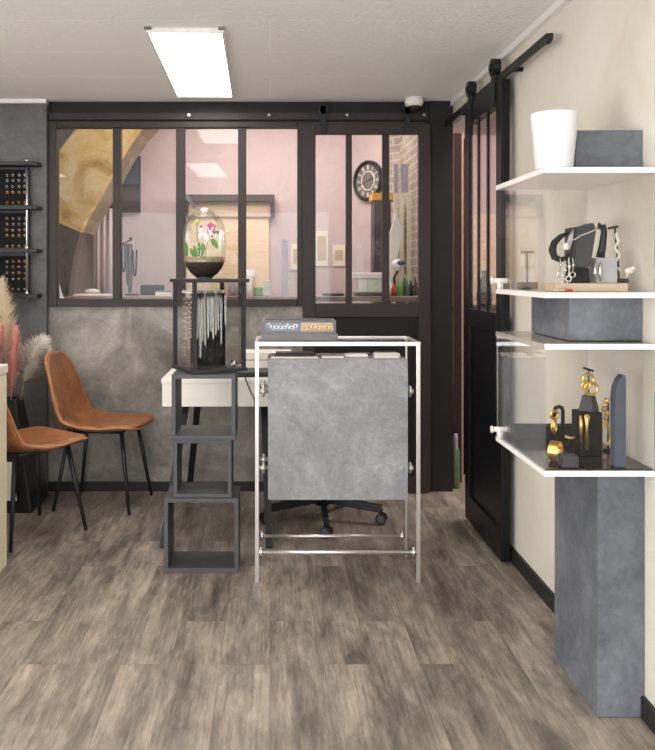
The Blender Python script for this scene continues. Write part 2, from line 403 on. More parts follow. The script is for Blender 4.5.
MB().tube([(1.054, 3.13, 2.20), (1.054, 3.10, 2.192), (1.054, 3.082, 2.20), (1.054, 3.080, 2.216)], .011, 8).build('end_stop', M['iron'], r, True)
for y in (3.6, 4.6): MB().tube([(1.060, y, 2.21), (1.109, y, 2.21)], .011, 10).build('wall_spacer', M['iron'], r)
struct(box(1.085, 1.1099, -2.0, 4.93, 2.318, CZ - .001).build('trim_5', M['white_edge']), 'white cove strip between ceiling and right wall', 'trim')
# room behind the partition
struct(box(-3.0, 3.0, 7.1, 7.2, 0, 2.8).build('wall_rear', M['pink']), 'pale pink wall at the rear of the back room', 'wall')
struct(box(2.6, 2.7, 3.0, 7.1, 0, 2.8).build('wall_rear_right', M['pink']), 'pink side wall beyond the barn door', 'wall')
struct(box(1.26, 2.7, 2.95, 3.05, 0, 2.8).build('wall_side_room', M['white_wall']), 'white end wall of the side room', 'wall')
struct(box(1.26, 2.7, 3.05, 5.05, 2.8, 2.86).build('ceiling_side_room', M['white']), 'white ceiling of the side room', 'ceiling')
struct(box(-3.06, -3.0, 5.05, 7.2, 0, 2.8).build('wall_rear_left', M['pink']), 'pink side wall at left of the back room', 'wall')
struct(MB().column([(.72, 7.1), (.95, 6.79), (1.03, 6.85), (.85, 7.1)], 0, 2.8).build('wall_clock_side', M['pink']), 'short angled pink wall that carries the clock', 'wall')
struct(MB().column([(.95, 6.79), (1.05, 6.65), (1.05, 5.35), (1.17, 5.35), (1.17, 6.9), (1.03, 6.86)], 0, 2.8).build('wall_brick', M['brick']), 'old pale brick wall seen through the right hand pane', 'wall')
# the vaulted stone arch
ar = struct(empty('wall_arch', (-1.9, 6.0, 0)), 'big arch of golden stone with grey plastered foot behind the left panes', 'arch')
def AP(px, py): return (W(px, 6.0), H(py, 6.0))
intr = [AP(157, 108), AP(150, 118), AP(138, 130), AP(126, 147), AP(115, 166), AP(105, 186), AP(95, 203), AP(86, 218), AP(80, 232)]
low = [AP(74, 256), AP(70, 281), AP(67.5, 305), (-1.49, .6), (-1.49, 0)]
MB().prism([(-1.95, 1.80), AP(56, 155), AP(80, 123), AP(92, 108)] + intr + [AP(57, 222), (-1.95, 1.75)], 6.0, 6.10).build('stonework', M['stone'], ar)
MB().prism([(-2.99, 2.79), AP(172, 80), intr[0], AP(92, 108), AP(80, 123), AP(56, 155), (-1.95, 1.80), (-2.99, 1.80)], 6.0, 6.10).build('upper_plaster', M['arch_grey'], ar)
MB().prism([(-2.99, 1.80), (-1.95, 1.80), (-1.95, 1.75), AP(57, 222), intr[-1]] + low + [(-2.99, 0)], 6.0, 6.16).build('plastered_foot', M['arch_grey'], ar)
MB().prism([AP(172, 80)] + intr + [(-2.99, intr[-1][1]), (-2.99, 2.79)], 6.10, 6.52).build('vault_soffit', M['soffit'], ar)
# ================================================================== CEILING FIXTURES
def ceiling_light(cx, cy, w, l, rz, label):
    r = thing('ceiling_light', (cx, cy, CZ - .06), label, 'ceiling light', 'ceiling lights')
    T = Matrix.Translation((cx, cy, 0)) @ Matrix.Rotation(rz, 4, 'Z')
    b = MB(T); z0, z1 = CZ - .020, CZ - .001; f = .010
    b.box(-w / 2 - f, -w / 2, -l / 2 - f, l / 2 + f, z0, z1); b.box(w / 2, w / 2 + f, -l / 2 - f, l / 2 + f, z0, z1)
    b.box(-w / 2, w / 2, -l / 2 - f, -l / 2, z0, z1); b.box(-w / 2, w / 2, l / 2, l / 2 + f, z0, z1)
    b.build('frame', M['lampframe'], r)
    MB(T).box(-w / 2, w / 2, -l / 2, l / 2, z0 + .003, z0 + .010).build('diffuser', M['lamp'], r)
    for x in (-w / 2, w / 2): MB(T).box(x - .014, x + .014, -l / 2 - .035, -l / 2 - .015, CZ - .010, CZ - .001).build('clip', M['darkgrey2'], r)
    return r
ceiling_light(-.367, 4.10, .31, 1.26, .013, 'lit white rectangular ceiling light panel above the display stand')
ceiling_light(-.62, 1.75, .295, 1.15, .03, 'lit ceiling panel nearer the shop front, mirrored in the window glass')
ceiling_light(-2.3, 1.75, .295, 1.15, 0, 'added fill light panel far left near the shop front, outside the view')  # unseen panel added as fill light
ceiling_light(-2.0, 3.7, .295, 1.15, 0, 'added fill light panel above the white counter, outside the view')  # extra panel out of view, added to brighten the left corner
r = thing('security_camera', (.852, 4.85, 2.28), 'white dome security camera on ceiling near the black post', 'security camera')
MB().lathe([(0, .069), (.056, .069), (.056, .04), (.05, .024), (.034, .02), (0, .02)], (.852, 4.85, 2.28)).build('housing', M['white'], r, True)
MB().lathe([(.034, .022), (.031, .006), (.02, -.006), (0, -.011)], (.852, 4.85, 2.28)).build('lens_dome', M['iron'], r, True)
# ================================================================== CHAIRS
def make_chair(label):
    r = thing('shell_chair', (0, 0, 0), label, 'chair', 'tan leather chairs')
    prof = [(.246, .462), (.240, .468), (.220, .475), (.160, .477), (.05, .462), (-.05, .455), (-.12, .458), (-.17, .474), (-.207, .51), (-.232, .57), (-.252, .65), (-.275, .74), (-.296, .81), (-.306, .842), (-.31, .856)]
    hw = [.120, .165, .198, .218, .230, .232, .230, .228, .222, .212, .198, .178, .152, .120, .075]
    lift = [.0, .0, .001, .004, .010, .020, .034, .05, .05, .045, .038, .03, .02, .012, .004]
    def surf(sc):
        rows = []
        for i, ((x, z), w, l) in enumerate(zip(prof, hw, lift)):
            t = i / (len(prof) - 1); row = []
            for j in range(11):
                u = -1 + 2 * j / 10
                up = l * abs(u) ** 2.4
                nx = min(1, max(0, (t - .45) / .12))          # seat sides rise, back sides come forward
                row.append((x + up * nx * .9 * sc, u * w * sc, z + up * (1 - nx)))
            rows.append(row)
        return rows
    S = surf(1)
    MB().sheet(S).build('shell', M['leather'], r, True, solid=.036, subsurf=2)
    edge = [q[0] for q in S] + S[-1][1:-1] + [q[-1] for q in S][::-1] + S[0][1:-1][::-1]
    MB().tube(edge, .0075, 8, True).build('piping', M['seam'], r, True)
    fr = MB()
    for y in (-.12, .12): fr.tube([(-.13, y, .435), (.14, y, .440)], .009, 8)
    for x in (-.13, .14): fr.tube([(x, -.12, .437), (x, .12, .437)], .009, 8)
    fr.build('seat_frame', M['leg'], r, True)
    for sx in (-1, 1):
        for sy in (-1, 1):
            lg = MB().tube([(sx * .15, sy * .135, .45), (sx * .216, sy * .2, .012)], [.013, .0095], 10).build('leg', M['leg'], r, True)
    return r
c1 = make_chair('tan leather shell chair on black legs against the grey plaster wall')
c2 = copy_tree(c1)
c1.location = (-.94, 4.645, 0); c1.rotation_euler = (0, 0, math.radians(-9))
c2.location = (-1.225, 4.12, 0); c2.rotation_euler = (0, 0, math.radians(50))
c2['label'] = 'nearer tan leather chair beside the white counter, seen from behind'
# ================================================================== LEFT SIDE
r = thing('counter', (-1.6, 3.3, 0), 'white counter cut off by the left edge of the view', 'counter')
box(-2.2, -1.188, 2.9, 3.70, 0, .865).build('body', M['cream'], r)
box(-2.22, -1.184, 2.88, 3.71, .865, .905, .004).build('top', M['white'], r)
r = thing('floor_vase', (-1.5, 4.68, 0), 'tall tapering black floor vase holding pampas, in the left corner', 'vase')
b = MB()
def ring4(h, z): return [(-1.5 + sx * h, 4.66 + sy * h * .9, z) for sx, sy in ((-1, -1), (1, -1), (1, 1), (-1, 1))]
vs = [[b.bm.verts.new(p) for p in ring4(h, z)] for h, z in ((.195, 0), (.185, .05), (.12, .35), (.075, .605), (.062, .605), (.05, .3))]
for A, B in zip(vs, vs[1:]):
    for i in range(4): b.bm.faces.new((A[i], A[(i + 1) % 4], B[(i + 1) % 4], B[i]))
b.bm.faces.new(vs[0][::-1]); b.bm.faces.new(vs[-1])
b.build('body', M['vase'], r, bev=.004)
MB().prism([(-1.46, .07), (-1.385, .07), (-1.41, .28), (-1.44, .28)], 4.482, 4.488).build('front_inlay', M['paper'], r)
def plume(base, path, n, length, width, mat, label):
    p0 = Vector(base); P = [Vector(p) for p in path]
    r = thing('pampas_plume', base, label, 'pampas grass', 'pampas plumes in the black vase')
    MB().tube([p0, p0.lerp(P[0], .5), P[0]] + P[1:-1], .003, 6).build('stalk', M['stalk'], r)
    b = MB(); m = len(P) - 1
    for i in range(n):
        t = random.random(); q = t * m; j = min(int(q), m - 1)
        p = P[j].lerp(P[j + 1], q - j); tan = (P[j + 1] - P[j]).normalized()
        a = random.random() * 2 * PI
        out = Vector((math.cos(a), math.sin(a), .2 * random.uniform(-1, 1))); out = (out - tan * out.dot(tan)).normalized()
        env = width * (math.sin(PI * (.16 + .74 * t)) ** .8) * random.uniform(.35, 1.35)
        L = length * random.uniform(.6, 1.15)
        e1 = p + out * env * .6 + tan * L * .45
        e2 = p + out * env * 1.0 + tan * L * .85 - Vector((0, 0, .010))
        sd = tan.cross(out) * random.uniform(.0022, .0042)
        v = [b.bm.verts.new(c) for c in (p - sd, p + sd, e1 + sd * .8, e1 - sd * .8, e2)]
        b.bm.faces.new((v[0], v[1], v[2], v[3])); b.bm.faces.new((v[3], v[2], v[4]))
    b.build('feathers', mat, r)
plume((-1.51, 4.67, .30), [(-1.50, 4.66, .86), (-1.495, 4.65, 1.0), (-1.505, 4.65, 1.12), (-1.525, 4.65, 1.24)], 1500, .09, .07, M['plume_cream'], 'tall cream pampas plume, highest in the black vase')
plume((-1.48, 4.64, .30), [(-1.452, 4.60, .64), (-1.445, 4.60, .76), (-1.435, 4.59, .88), (-1.425, 4.59, .98)], 1300, .07, .046, M['plume_pink'], 'salmon pink pampas plume in the black vase, right of the cream one')
plume((-1.51, 4.63, .30), [(-1.515, 4.58, .70), (-1.52, 4.57, .80), (-1.515, 4.56, .90), (-1.50, 4.56, 1.0)], 900, .07, .042, M['plume_pink'], 'second salmon pink plume, standing left behind the salmon one')
plume((-1.475, 4.68, .30), [(-1.405, 4.68, .69), (-1.375, 4.68, .77), (-1.34, 4.68, .85), (-1.30, 4.68, .915)], 2200, .075, .098, M['plume_white'], 'white feathery pampas plume leaning right over the chair')
plume((-1.53, 4.60, .30), [(-1.535, 4.50, .66), (-1.53, 4.48, .74), (-1.53, 4.47, .82), (-1.525, 4.47, .90)], 1000, .07, .06, M['plume_white'], 'white pampas plume behind the counter at the left edge')
# ring shelves on the charcoal wall
r = thing('wall_shelf', (-1.65, 4.86, 1.18), 'black wall shelf unit of four boards with chrome rod at left', 'shelf')
SZ = [1.967, 1.708, 1.455, 1.190]
for z in SZ: box(-1.95, -1.362, 4.79, 4.899, z - .022, z, .002).build('shelf_board', M['iron'], r)
MB().tube([(-1.424, 4.80, 1.155), (-1.424, 4.80, 1.99)], .0055, 10).build('rod', M['chrome'], r, True)
for z in SZ: MB().tube([(-1.424, 4.80, z), (-1.424, 4.80, z + .012)], .010, 12).build('collar', M['chrome'], r, True)
tb = MB(); tb.torus((0, 0, 0), .0070, .0019, 'y', 14, 6)
ring_s = tb.build('ring', M['silver'], None, True)
tb = MB(); tb.torus((0, 0, 0), .0070, .0019, 'y', 14, 6); tb.ball((0, -.002, .0075), .004, seg=8)
ring_g = tb.build('ring', M['gold'], None, True)
names = ['top', 'middle', 'bottom']
first = {'s': ring_s, 'g': ring_g}; used = {'s': False, 'g': False}
for t in range(3):
    zb = SZ[t + 1] + .002
    tr = thing('ring_tray', (-1.65, 4.87, zb), f'black velvet ring tray standing on the {["second", "third", "lowest"][t]} board of the wall shelf', 'ring tray', 'ring trays')
    hh = [.222, .218, .228][t]
    MB().box(-1.90, -1.437, 4.866, 4.88, zb, zb + hh, .002).build('pad', M['velvet'], tr)
    fr = MB(); fr.box(-1.905, -1.431, 4.862, 4.884, zb, zb + .008); fr.box(-1.437, -1.431, 4.862, 4.884, zb, zb + hh); fr.box(-1.905, -1.431, 4.862, 4.884, zb + hh - .006, zb + hh)
    fr.build('rim', M['iron'], tr)
    for row in range(5):
        z = zb + hh - [.035, .068, .103, .138, .200][row]
        for c_ in range(4):
            g = 'g' if (row >= 3 and t < 2) or random.random() < .2 else 's'
            if used[g]: o = first[g].copy(); COL.objects.link(o)
            else: o = first[g]; used[g] = True
            o.location = (-1.558 + .0353 * c_ + random.uniform(-.002, .002), 4.862, z - .01)
            o.rotation_euler = (random.uniform(.5, .9), 0, 0)
            tag(o, f'small {"gold" if g == "g" else "silver"} ring in the {names[t]} black ring tray', 'ring', f'{"gold" if g == "g" else "silver"} rings in the {names[t]} tray')
# ================================================================== DESK BEHIND
r = thing('desk', (-.15, 4.45, 0), 'white desk on slanted black legs behind the cube tower', 'desk')
box(-.55, .22, 4.14, 4.78, .758, .78, .002).build('top', M['white'], r)
b = MB(); b.box(-.545, .215, 4.145, 4.165, .640, .758); b.box(-.545, -.525, 4.165, 4.77, .640, .758); b.box(.195, .215, 4.165, 4.77, .640, .758); b.box(-.525, .195, 4.75, 4.77, .640, .758)
b.build('apron', M['white'], r)
for a, c in (((-.435, 4.26, .639), (-.512, 3.93, .0)), ((-.395, 4.55, .639), (-.475, 4.79, .0)), ((-.03, 4.26, .639), (-.003, 3.93, .0)), ((.10, 4.60, .639), (.15, 4.82, .0))):
    MB().bar(a, c, .034, .034).build('leg', M['iron'], r)
box(-.47, .12, 4.25, 4.62, .622, .639).build('leg_plate', M['iron'], r)
b = box(-.21, .10, 4.20, 4.40, .782, .806, .004)
tag(b.build('keyboard', M['iron']), 'flat black keyboard on the white desk in front of the white boxes', 'keyboard')
tag(box(-.155, .12, 4.44, 4.62, .782, .838, .003).build('flat_box', M['white']), 'lower of two white flat boxes stacked on the desk', 'box', 'white boxes on the desk')
tag(box(-.150, .115, 4.445, 4.615, .838, .846, .001).build('wooden_tray', M['oak']), 'thin brown wooden tray between the two white boxes', 'tray')
tag(box(-.155, .118, 4.44, 4.62, .846, .885, .003).build('flat_box', M['white']), 'upper white flat box on top of the thin wooden tray', 'box', 'white boxes on the desk')
tag(MB().tube([(-.13, 4.2, .786), (-.125, 4.135, .785), (-.112, 4.13, .75), (-.095, 4.132, .71), (-.078, 4.133, .68), (-.075, 4.136, .64)], .003, 6).build('cable', M['iron']), 'thin black cable hanging over the white desk edge', 'cable')
# swivel chair whose star base shows under the grey box
r = thing('office_chair', (.30, 4.40, 0), 'black swivel chair behind the display stand, only its castor base showing', 'office chair')
cx, cy = .28, 4.40
hub = MB().lathe([(0, .075), (.04, .075), (.035, .12), (.022, .13), (.022, .40), (0, .40)], (cx, cy, 0)).build('gas_column', M['iron'], r, True)
for i in range(5):
    a = math.radians(-90 + 72 * i); ux, uy = math.cos(a), math.sin(a)
    ex, ey = cx + .32 * ux, cy + .32 * uy
    MB().bar((cx + .03 * ux, cy + .03 * uy, .105), (ex, ey, .078), .04, .026).build('base_arm', M['iron'], r)
    w = MB(); ax = Vector((-uy, ux, 0)); c0 = Vector((ex, ey, .029))
    if i in (0, 1): ax = Vector((.35, .94, 0)).normalized()
    for s in (-1, 1): w.tube([c0 + ax * s * .008, c0 + ax * s * .022], .028, 18)
    w.tube([(ex, ey, .029), (ex, ey, .08)], .007, 8)
    cs = w.build('caster', M['iron'], r)
    for s in (-1, 1):
        MB().tube([c0 + ax * s * .0222, c0 + ax * s * .0245], .019, 18).build('wheel_cap', M['cube'], cs)
MB().box(cx - .2, cx + .23, cy - .2, cy + .2, .42, .49, .03).build('seat', M['velvet'], r, True)
MB().box(cx + .24, cx + .29, cy - .18, cy + .18, .55, .86, .02).build('backrest', M['velvet'], r, True)
MB().tube([(cx + .1, cy, .41), (cx + .27, cy, .41), (cx + .3, cy, .5), (cx + .295, cy, .7)], .016, 8).build('back_support', M['iron'], r, True)
# ================================================================== CUBE TOWER, LANTERN, TERRARIUM
def cube_frame(x0, x1, y0, d, z0, z1, t, label):
    r = thing('display_cube', ((x0 + x1) / 2, y0 + d / 2, z0), label, 'display cube', 'open display cubes')
    box(x0, x1, y0, y0 + d, z0, z0 + t).build('bottom_board', M['cube'], r, bev=.0015)
    box(x0, x1, y0, y0 + d, z1 - t, z1).build('top_board', M['cube'], r, bev=.0015)
    for a, c in ((x0, x0 + t), (x1 - t, x1)): box(a, c, y0, y0 + d, z0 + t, z1 - t).build('side_board', M['cube'], r, bev=.0015)
cube_frame(W(164, 3.6), W(238.5, 3.6), 3.60, .22, 0.001, .325, .018, 'largest open dark grey cube, bottom of the cube tower')
cube_frame(W(173.3, 3.61), W(231.5, 3.61), 3.61, .20, .326, .582, .017, 'smallest open dark grey cube, middle of the cube tower')
cube_frame(W(171.5, 3.6), W(235.5, 3.6), 3.60, .25, .583, .869, .018, 'open dark grey cube on top of the tower, under the lantern case')
LT = Matrix.Translation((-.281, 3.775, .871)) @ Matrix.Rotation(math.radians(27.4), 4, 'Z')
r = thing('lantern_case', (-.281, 3.775, .871), 'black framed glass lantern case of hanging necklaces on the cube tower', 'display case')
h = .1275; TOP = .418
MB(LT).box(-h - .006, h + .006, -h - .006, h + .006, 0, .016).build('base', M['lantern'], r, bev=.002)
MB(LT).box(-h - .012, h + .012, -h - .012, h + .012, TOP - .016, TOP).build('top_plate', M['lantern'], r, bev=.002)
for sx in (-1, 1):
    for sy in (-1, 1): MB(LT).box(sx * h - sx * .016, sx * h, sy * h - sy * .016, sy * h, .016, TOP - .016).build('post', M['lantern'], r)
for q in range(4):
    T = LT @ Matrix.Rotation(q * PI / 2, 4, 'Z')
    MB(T).box(-h + .016, h - .016, -h + .006, -h + .008, .016, TOP - .016).build('glass_pane', M['pane'], r)
dp = MB(LT); dp.box(-.085, .085, .005, .017, .016, .366); dp.build('display_board', M['velvet'], r)
db = MB(LT); db.box(-.082, .084, -.012, .005, .352, .366); bo = db.build('hanging_bar', M['paper'], r, bev=.001)
db = MB(LT); db.box(-.100, -.088, -.075, .085, .352, .366); db.build('side_bar', M['paper'], r, bev=.001)
def necklace(T, x, y, z, ln, w, rad, mat, label, grp, side=False, bead=False):
    pts = []
    for i in range(17):
        u = -1 + 2 * i / 16
        dx = w * math.copysign(min(1, abs(u) * 1.15 + .0) ** .5, u) if abs(u) < .87 else w * math.copysign(1, u)
        zz = z - ln * (1 - abs(u) ** 1.6)
        pts.append((x, y + dx, zz) if side else (x + dx, y, zz))
    b = MB(T)
    if bead:
        L = 26
        for i in range(L):
            f = i / (L - 1) * 16; j = min(int(f), 15)
            p = Vector(pts[j]).lerp(Vector(pts[j + 1]), f - j); b.ball(p, rad * 1.7, seg=6)
    else: b.tube(pts, rad, 6)
    tag(b.build('necklace', mat, None, True), label, 'necklace', grp)
lens = [.325, .22, .31, .235, .25, .22, .19, .225, .205, .185, .25, .16]
xsn = [-.078, -.066, -.052, -.040, -.028, -.014, .0, .012, .024, .038, .052, .072]
for i, (x, l) in enumerate(zip(xsn, lens)):
    necklace(LT, x, -.020 - .002 * (i % 3), .363, l, .0034, .0014, M['silver'] if i % 4 else M['pearl'], 'silver chain necklace hanging on the front bar of the lantern case', 'silver necklaces in the lantern case')
for i, (y, l) in enumerate(zip([-.068, -.046, -.020, .008, .04], [.24, .21, .26, .22, .30])):
    necklace(LT, -.106 - .002 * (i % 2), y, .363, l, .0045, .0015, M['pearl'], 'pearl strand necklace hanging on the left side of the lantern case', 'pearl necklaces in the lantern case', True, True)
b = MB(LT); b.torus((.088, -.075, .030), .013, .0055, 'x', 20, 8)
tag(b.build('bangle', M['silver'], None, True), 'small silver bangle on the base of the lantern case at right', 'bangle')
b = MB(LT); b.torus((-.100, -.062, .030), .011, .005, 'x', 20, 8)
tag(b.build('bangle', M['pearl'], None, True), 'pale bangle on the base of the lantern case at left', 'bangle')
# terrarium
TC = (-.302, 3.775, 1.290)
r = thing('terrarium', TC, 'glass capsule terrarium with soil and flowers on top of the lantern case', 'terrarium')
pr = [(.040, .006), (.062, .022), (.083, .05), (.093, .078), (.096, .11), (.0972, .16), (.097, .205), (.0935, .232), (.086, .256), (.074, .279), (.058, .298), (.039, .313), (.02, .321), (0, .323)]
MB().lathe(pr, TC, 40).build('glass_dome', M['dome'], r, True)
MB().lathe([(0, .008), (.040, .008), (.061, .024), (.081, .051), (.090, .072), (.0, .074)], TC, 40).build('soil', M['soil'], r, True)
MB().lathe([(0, .0745), (.0905, .073), (.0935, .085), (.085, .10), (.04, .094), (0, .092)], TC, 32).build('moss_layer', M['gravel'], r, True)
MB().lathe([(0, .0), (.034, .0), (.040, .005), (.036, .009), (0, .009)], TC, 32).build('foot', M['emerald'], r, True)
MB().torus((TC[0], TC[1], TC[2] + .079), .095, .0016, 'z', 40, 6).build('seam_ring', M['chrome'], r, True)
MB().ball((TC[0], TC[1], TC[2] + .318), .018, (1, 1, .45)).build('top_knob', M['petalw'], r, True)
def leaf(b, p, d, L, w):
    L *= 1.3; w *= 1.35
    d = Vector(d).normalized(); s = d.cross(Vector((0, 1, .15))).normalized(); p = Vector(p)
    rows = []
    for i in range(7):
        t = i / 6; ww = w * math.sin(PI * (.06 + .94 * t)) ** .7 if i < 6 else .0004
        q = p + d * L * t + Vector((0, 0, -.25 * L * t * t))
        rows.append([q - s * ww, q + Vector((0, .003, -.002)), q + s * ww])
    b.sheet(rows)
def dot(px, py): return (W(px, 3.76), 3.76, H(py, 3.76))
g = thing('orchid', (TC[0], TC[1], 1.37), 'pink and white flowering plant growing inside the glass terrarium', 'plant')
b = MB(); b.tube([dot(205, 261), dot(206, 248), dot(209, 236), dot(210, 228)], .0016, 6); b.tube([dot(199, 261), dot(198, 245), dot(197, 232), dot(197, 223)], .0018, 6)
b.build('stem', M['green'], g, True)
b = MB(); leaf(b, dot(211, 237), (.5, -.1, .5), .045, .007); leaf(b, dot(211, 239), (.6, 0, -.6), .035, .009); leaf(b, dot(196, 260), (-.1, 0, 1), .07, .006); leaf(b, dot(198, 260), (.05, .1, 1), .085, .007)
leaf(b, dot(194, 258), (-.3, 0, 1), .05, .006); leaf(b, dot(201, 259), (.25, 0, 1), .06, .005); leaf(b, dot(187, 256), (-.1, 0, 1), .07, .007); leaf(b, dot(203, 254), (0, -.2, 1), .055, .007)
b.build('leaves', M['green'], g, True, solid=.0008)
b = MB()
for a in range(5): leaf(b, dot(211, 227), (math.cos(a * 1.256 + .4), -.25, math.sin(a * 1.256 + .4)), .022, .008)
b.ball(dot(201, 227), .008, (.8, .8, 1.2), 10)
b.build('petals', M['petal'], g, True, solid=.0006)
b = MB()
for a in range(5): leaf(b, dot(205, 232), (math.cos(a * 1.256), -.25, math.sin(a * 1.256)), .03, .010)
for a in range(4): leaf(b, dot(214, 231), (math.cos(a * 1.57 + .3), -.3, math.sin(a * 1.57 + .3)), .022, .008)
b.build('white_petals', M['petalw'], g, True, solid=.0006)
MB().ball(dot(197, 222), .011, (1, 1, 1.1), 12).build('bud', M['lime'], g, True)
# ================================================================== ALUMINIUM STAND WITH GREY BOX
r = thing('display_stand', (.335, 3.64, 0), 'tall aluminium frame display stand carrying the grey plaster box', 'display stand')
fx0, fx1, fy0, fy1, fz = W(255, 3.48), W(420.5, 3.48), 3.48, 3.80, 1.023
t = .0165
for x in (fx0, fx1 - t): box(x, x + t, fy0, fy0 + t, 0, fz - t).build('upright', M['steel'], r, bev=.0015)
for x in (fx0 + .004, fx1 - .012): box(x, x + .008, fy1 - .008, fy1, 0, fz - .010).build('upright', M['steel'], r)
b = MB(); b.box(fx0, fx1, fy0, fy0 + t, fz - t, fz); b.box(fx0, fx1, fy1 - .010, fy1, fz - .010, fz); b.box(fx0, fx0 + .012, fy0 + t, fy1 - .010, fz - .010, fz); b.box(fx1 - .012, fx1, fy0 + t, fy1 - .010, fz - .010, fz)
b.build('top_frame', M['steel'], r)
box(fx0 + .012, fx1 - .012, fy0 + t, fy1 - .010, fz - .008, fz - .002).build('glass_shelf', M['glass'], r)
def rail(y, z, rad):
    q = MB(); q.tube([(fx0 + t, y, z), (fx1 - t, y, z)], rad, 12); o = q.build('cross_rail', M['steel'], r, True)
    for x in (fx0 + t + .008, fx1 - t - .012):
        c = MB(); c.tube([(x - .008, y, z), (x + .01, y, z)], rad + .006, 12); c.tube([(x, y, z - .02), (x, y, z + .022)], .006, 8); c.build('clamp', M['chrome'], o, True)
rail(fy0 + t / 2, .128, .0105)
rail(fy1 - .006, .098, .0075)
bx0, bx1, by0, by1, bz0, bz1 = W(268, 3.52), W(408, 3.52), 3.52, 3.765, .341, .944
for z in (.802, .470):
    for y in (3.56, 3.72):
        for a, c in ((fx0 + t, bx0), (bx1, fx1 - t)):
            q = MB(); q.tube([(a, y, z), (c, y, z)], .0095, 10); o = q.build('box_support', M['steel'], r, True)
            q = MB(); m_ = (a + c) / 2; q.tube([(m_ - .006, y, z), (m_ + .006, y, z)], .02, 14); q.tube([(m_, y, z - .024), (m_, y, z + .024)], .006, 8); q.build('clamp', M['steel'], o, True)
r = thing('plaster_box', ((bx0 + bx1) / 2, 3.64, bz0), 'light grey plaster faced box hung inside the aluminium stand', 'box')
box(bx0, bx1, by0, by1, bz0, bz1).build('body', M['panel'], r, bev=.002)
box(bx0 + .006, bx1 - .006, by0 + .008, by1 - .006, bz1, bz1 + .004).build('glass_top', M['acryl_top'], r)
zt = bz1 + .005
for px0, px1, y0, y1, hgt, mt, nm, lb in ((276, 315, 3.62, 3.74, .010, 'iron', 'folder', 'flat black folder at the left on the grey plaster box'),
    (271, 318, 3.53, 3.60, .004, 'paper', 'leaflet', 'white leaflet at the left front on the grey plaster box'),
    (322, 344, 3.54, 3.60, .006, 'paper', 'leaflet', 'white leaflet left of centre on the grey plaster box'),
    (345, 368, 3.58, 3.64, .010, 'paper', 'booklet', 'white booklet at the centre on the grey plaster box'),
    (349, 372, 3.66, 3.74, .006, 'darkgrey', 'card', 'grey card behind the centre booklet on the plaster box'),
    (375, 399, 3.54, 3.58, .006, 'paper', 'leaflet', 'white leaflet at the right front of the grey plaster box'),
    (375, 400, 3.60, 3.66, .012, 'white', 'booklet', 'thick white booklet at the right end on the plaster box'),
    (376, 397, 3.68, 3.74, .010, 'iron', 'card', 'black card behind the thick booklet at the right')):
    tag(box(W(px0, y0), W(px1, y0), y0, y1, zt, zt + hgt, .001).build(nm, M[mt]), lb, nm, 'papers on the grey plaster box')
# jewellery box on the stand
r = thing('jewellery_box', (.13, 3.62, fz), 'low charcoal jewellery box with glass lid on top of the stand', 'jewellery box')
jx0, jx1, jy0, jy1 = W(261, 3.52), W(338, 3.52), 3.52, 3.72
jz = fz + .001
box(jx0, jx1, jy0, jy1, jz, jz + .030, .002).build('base', M['darkgrey2'], r)
kx0, kx1, ky0, ky1, kz0, kz1 = jx0 + .006, jx1 - .008, jy0 + .008, jy1 - .008, jz + .030, jz + .086
b = MB(); e = .011
for x in (kx0, kx1 - e):
    for y in (ky0, ky1 - e): b.box(x, x + e, y, y + e, kz0, kz1)
for z in (kz0, kz1 - .008):
    for y in (ky0, ky1 - e): b.box(kx0 + e, kx1 - e, y, y + e, z, z + .008)
    for x in (kx0, kx1 - e): b.box(x, x + e, ky0 + e, ky1 - e, z, z + .008)
b.build('lid_frame', M['darkgrey2'], r)
b = MB(); b.box(kx0 + e, kx1 - e, ky0 + .002, ky0 + .004, kz0 + .008, kz1 - .008); b.box(kx0 + e, kx1 - e, ky0 + e, ky1 - e, kz1 - .006, kz1 - .004); b.build('lid_glass', M['acryl'], r)
mid = (kx0 + kx1) / 2 + .008
box(kx0 + e, mid, ky0 + .03, ky0 + .045, kz0 + .001, kz1 - .010).build('blue_liner', M['navy'], r)
box(mid, kx1 - e, ky0 + .03, ky0 + .045, kz0 + .001, kz1 - .010).build('cream_liner', M['oak'], r)
for i in range(8):
    x = kx0 + .028 + .0165 * i
    tag(MB().torus((x, ky0 + .018, kz0 + .024 + random.uniform(0, .010)), .0075, .0026, 'y', 14, 6).build('ring', M['silver'], None, True), 'silver ring in the left half of the jewellery box', 'ring', 'silver rings in the jewellery box')
for i in range(7):
    x = mid + .016 + .019 * i
    tag(MB().torus((x, ky0 + .018, kz0 + .022 + random.uniform(0, .010)), .0085, .003, 'y', 14, 6).build('ring', M['gold'], None, True), 'gold ring in the right half of the jewellery box', 'ring', 'gold rings in the jewellery box')
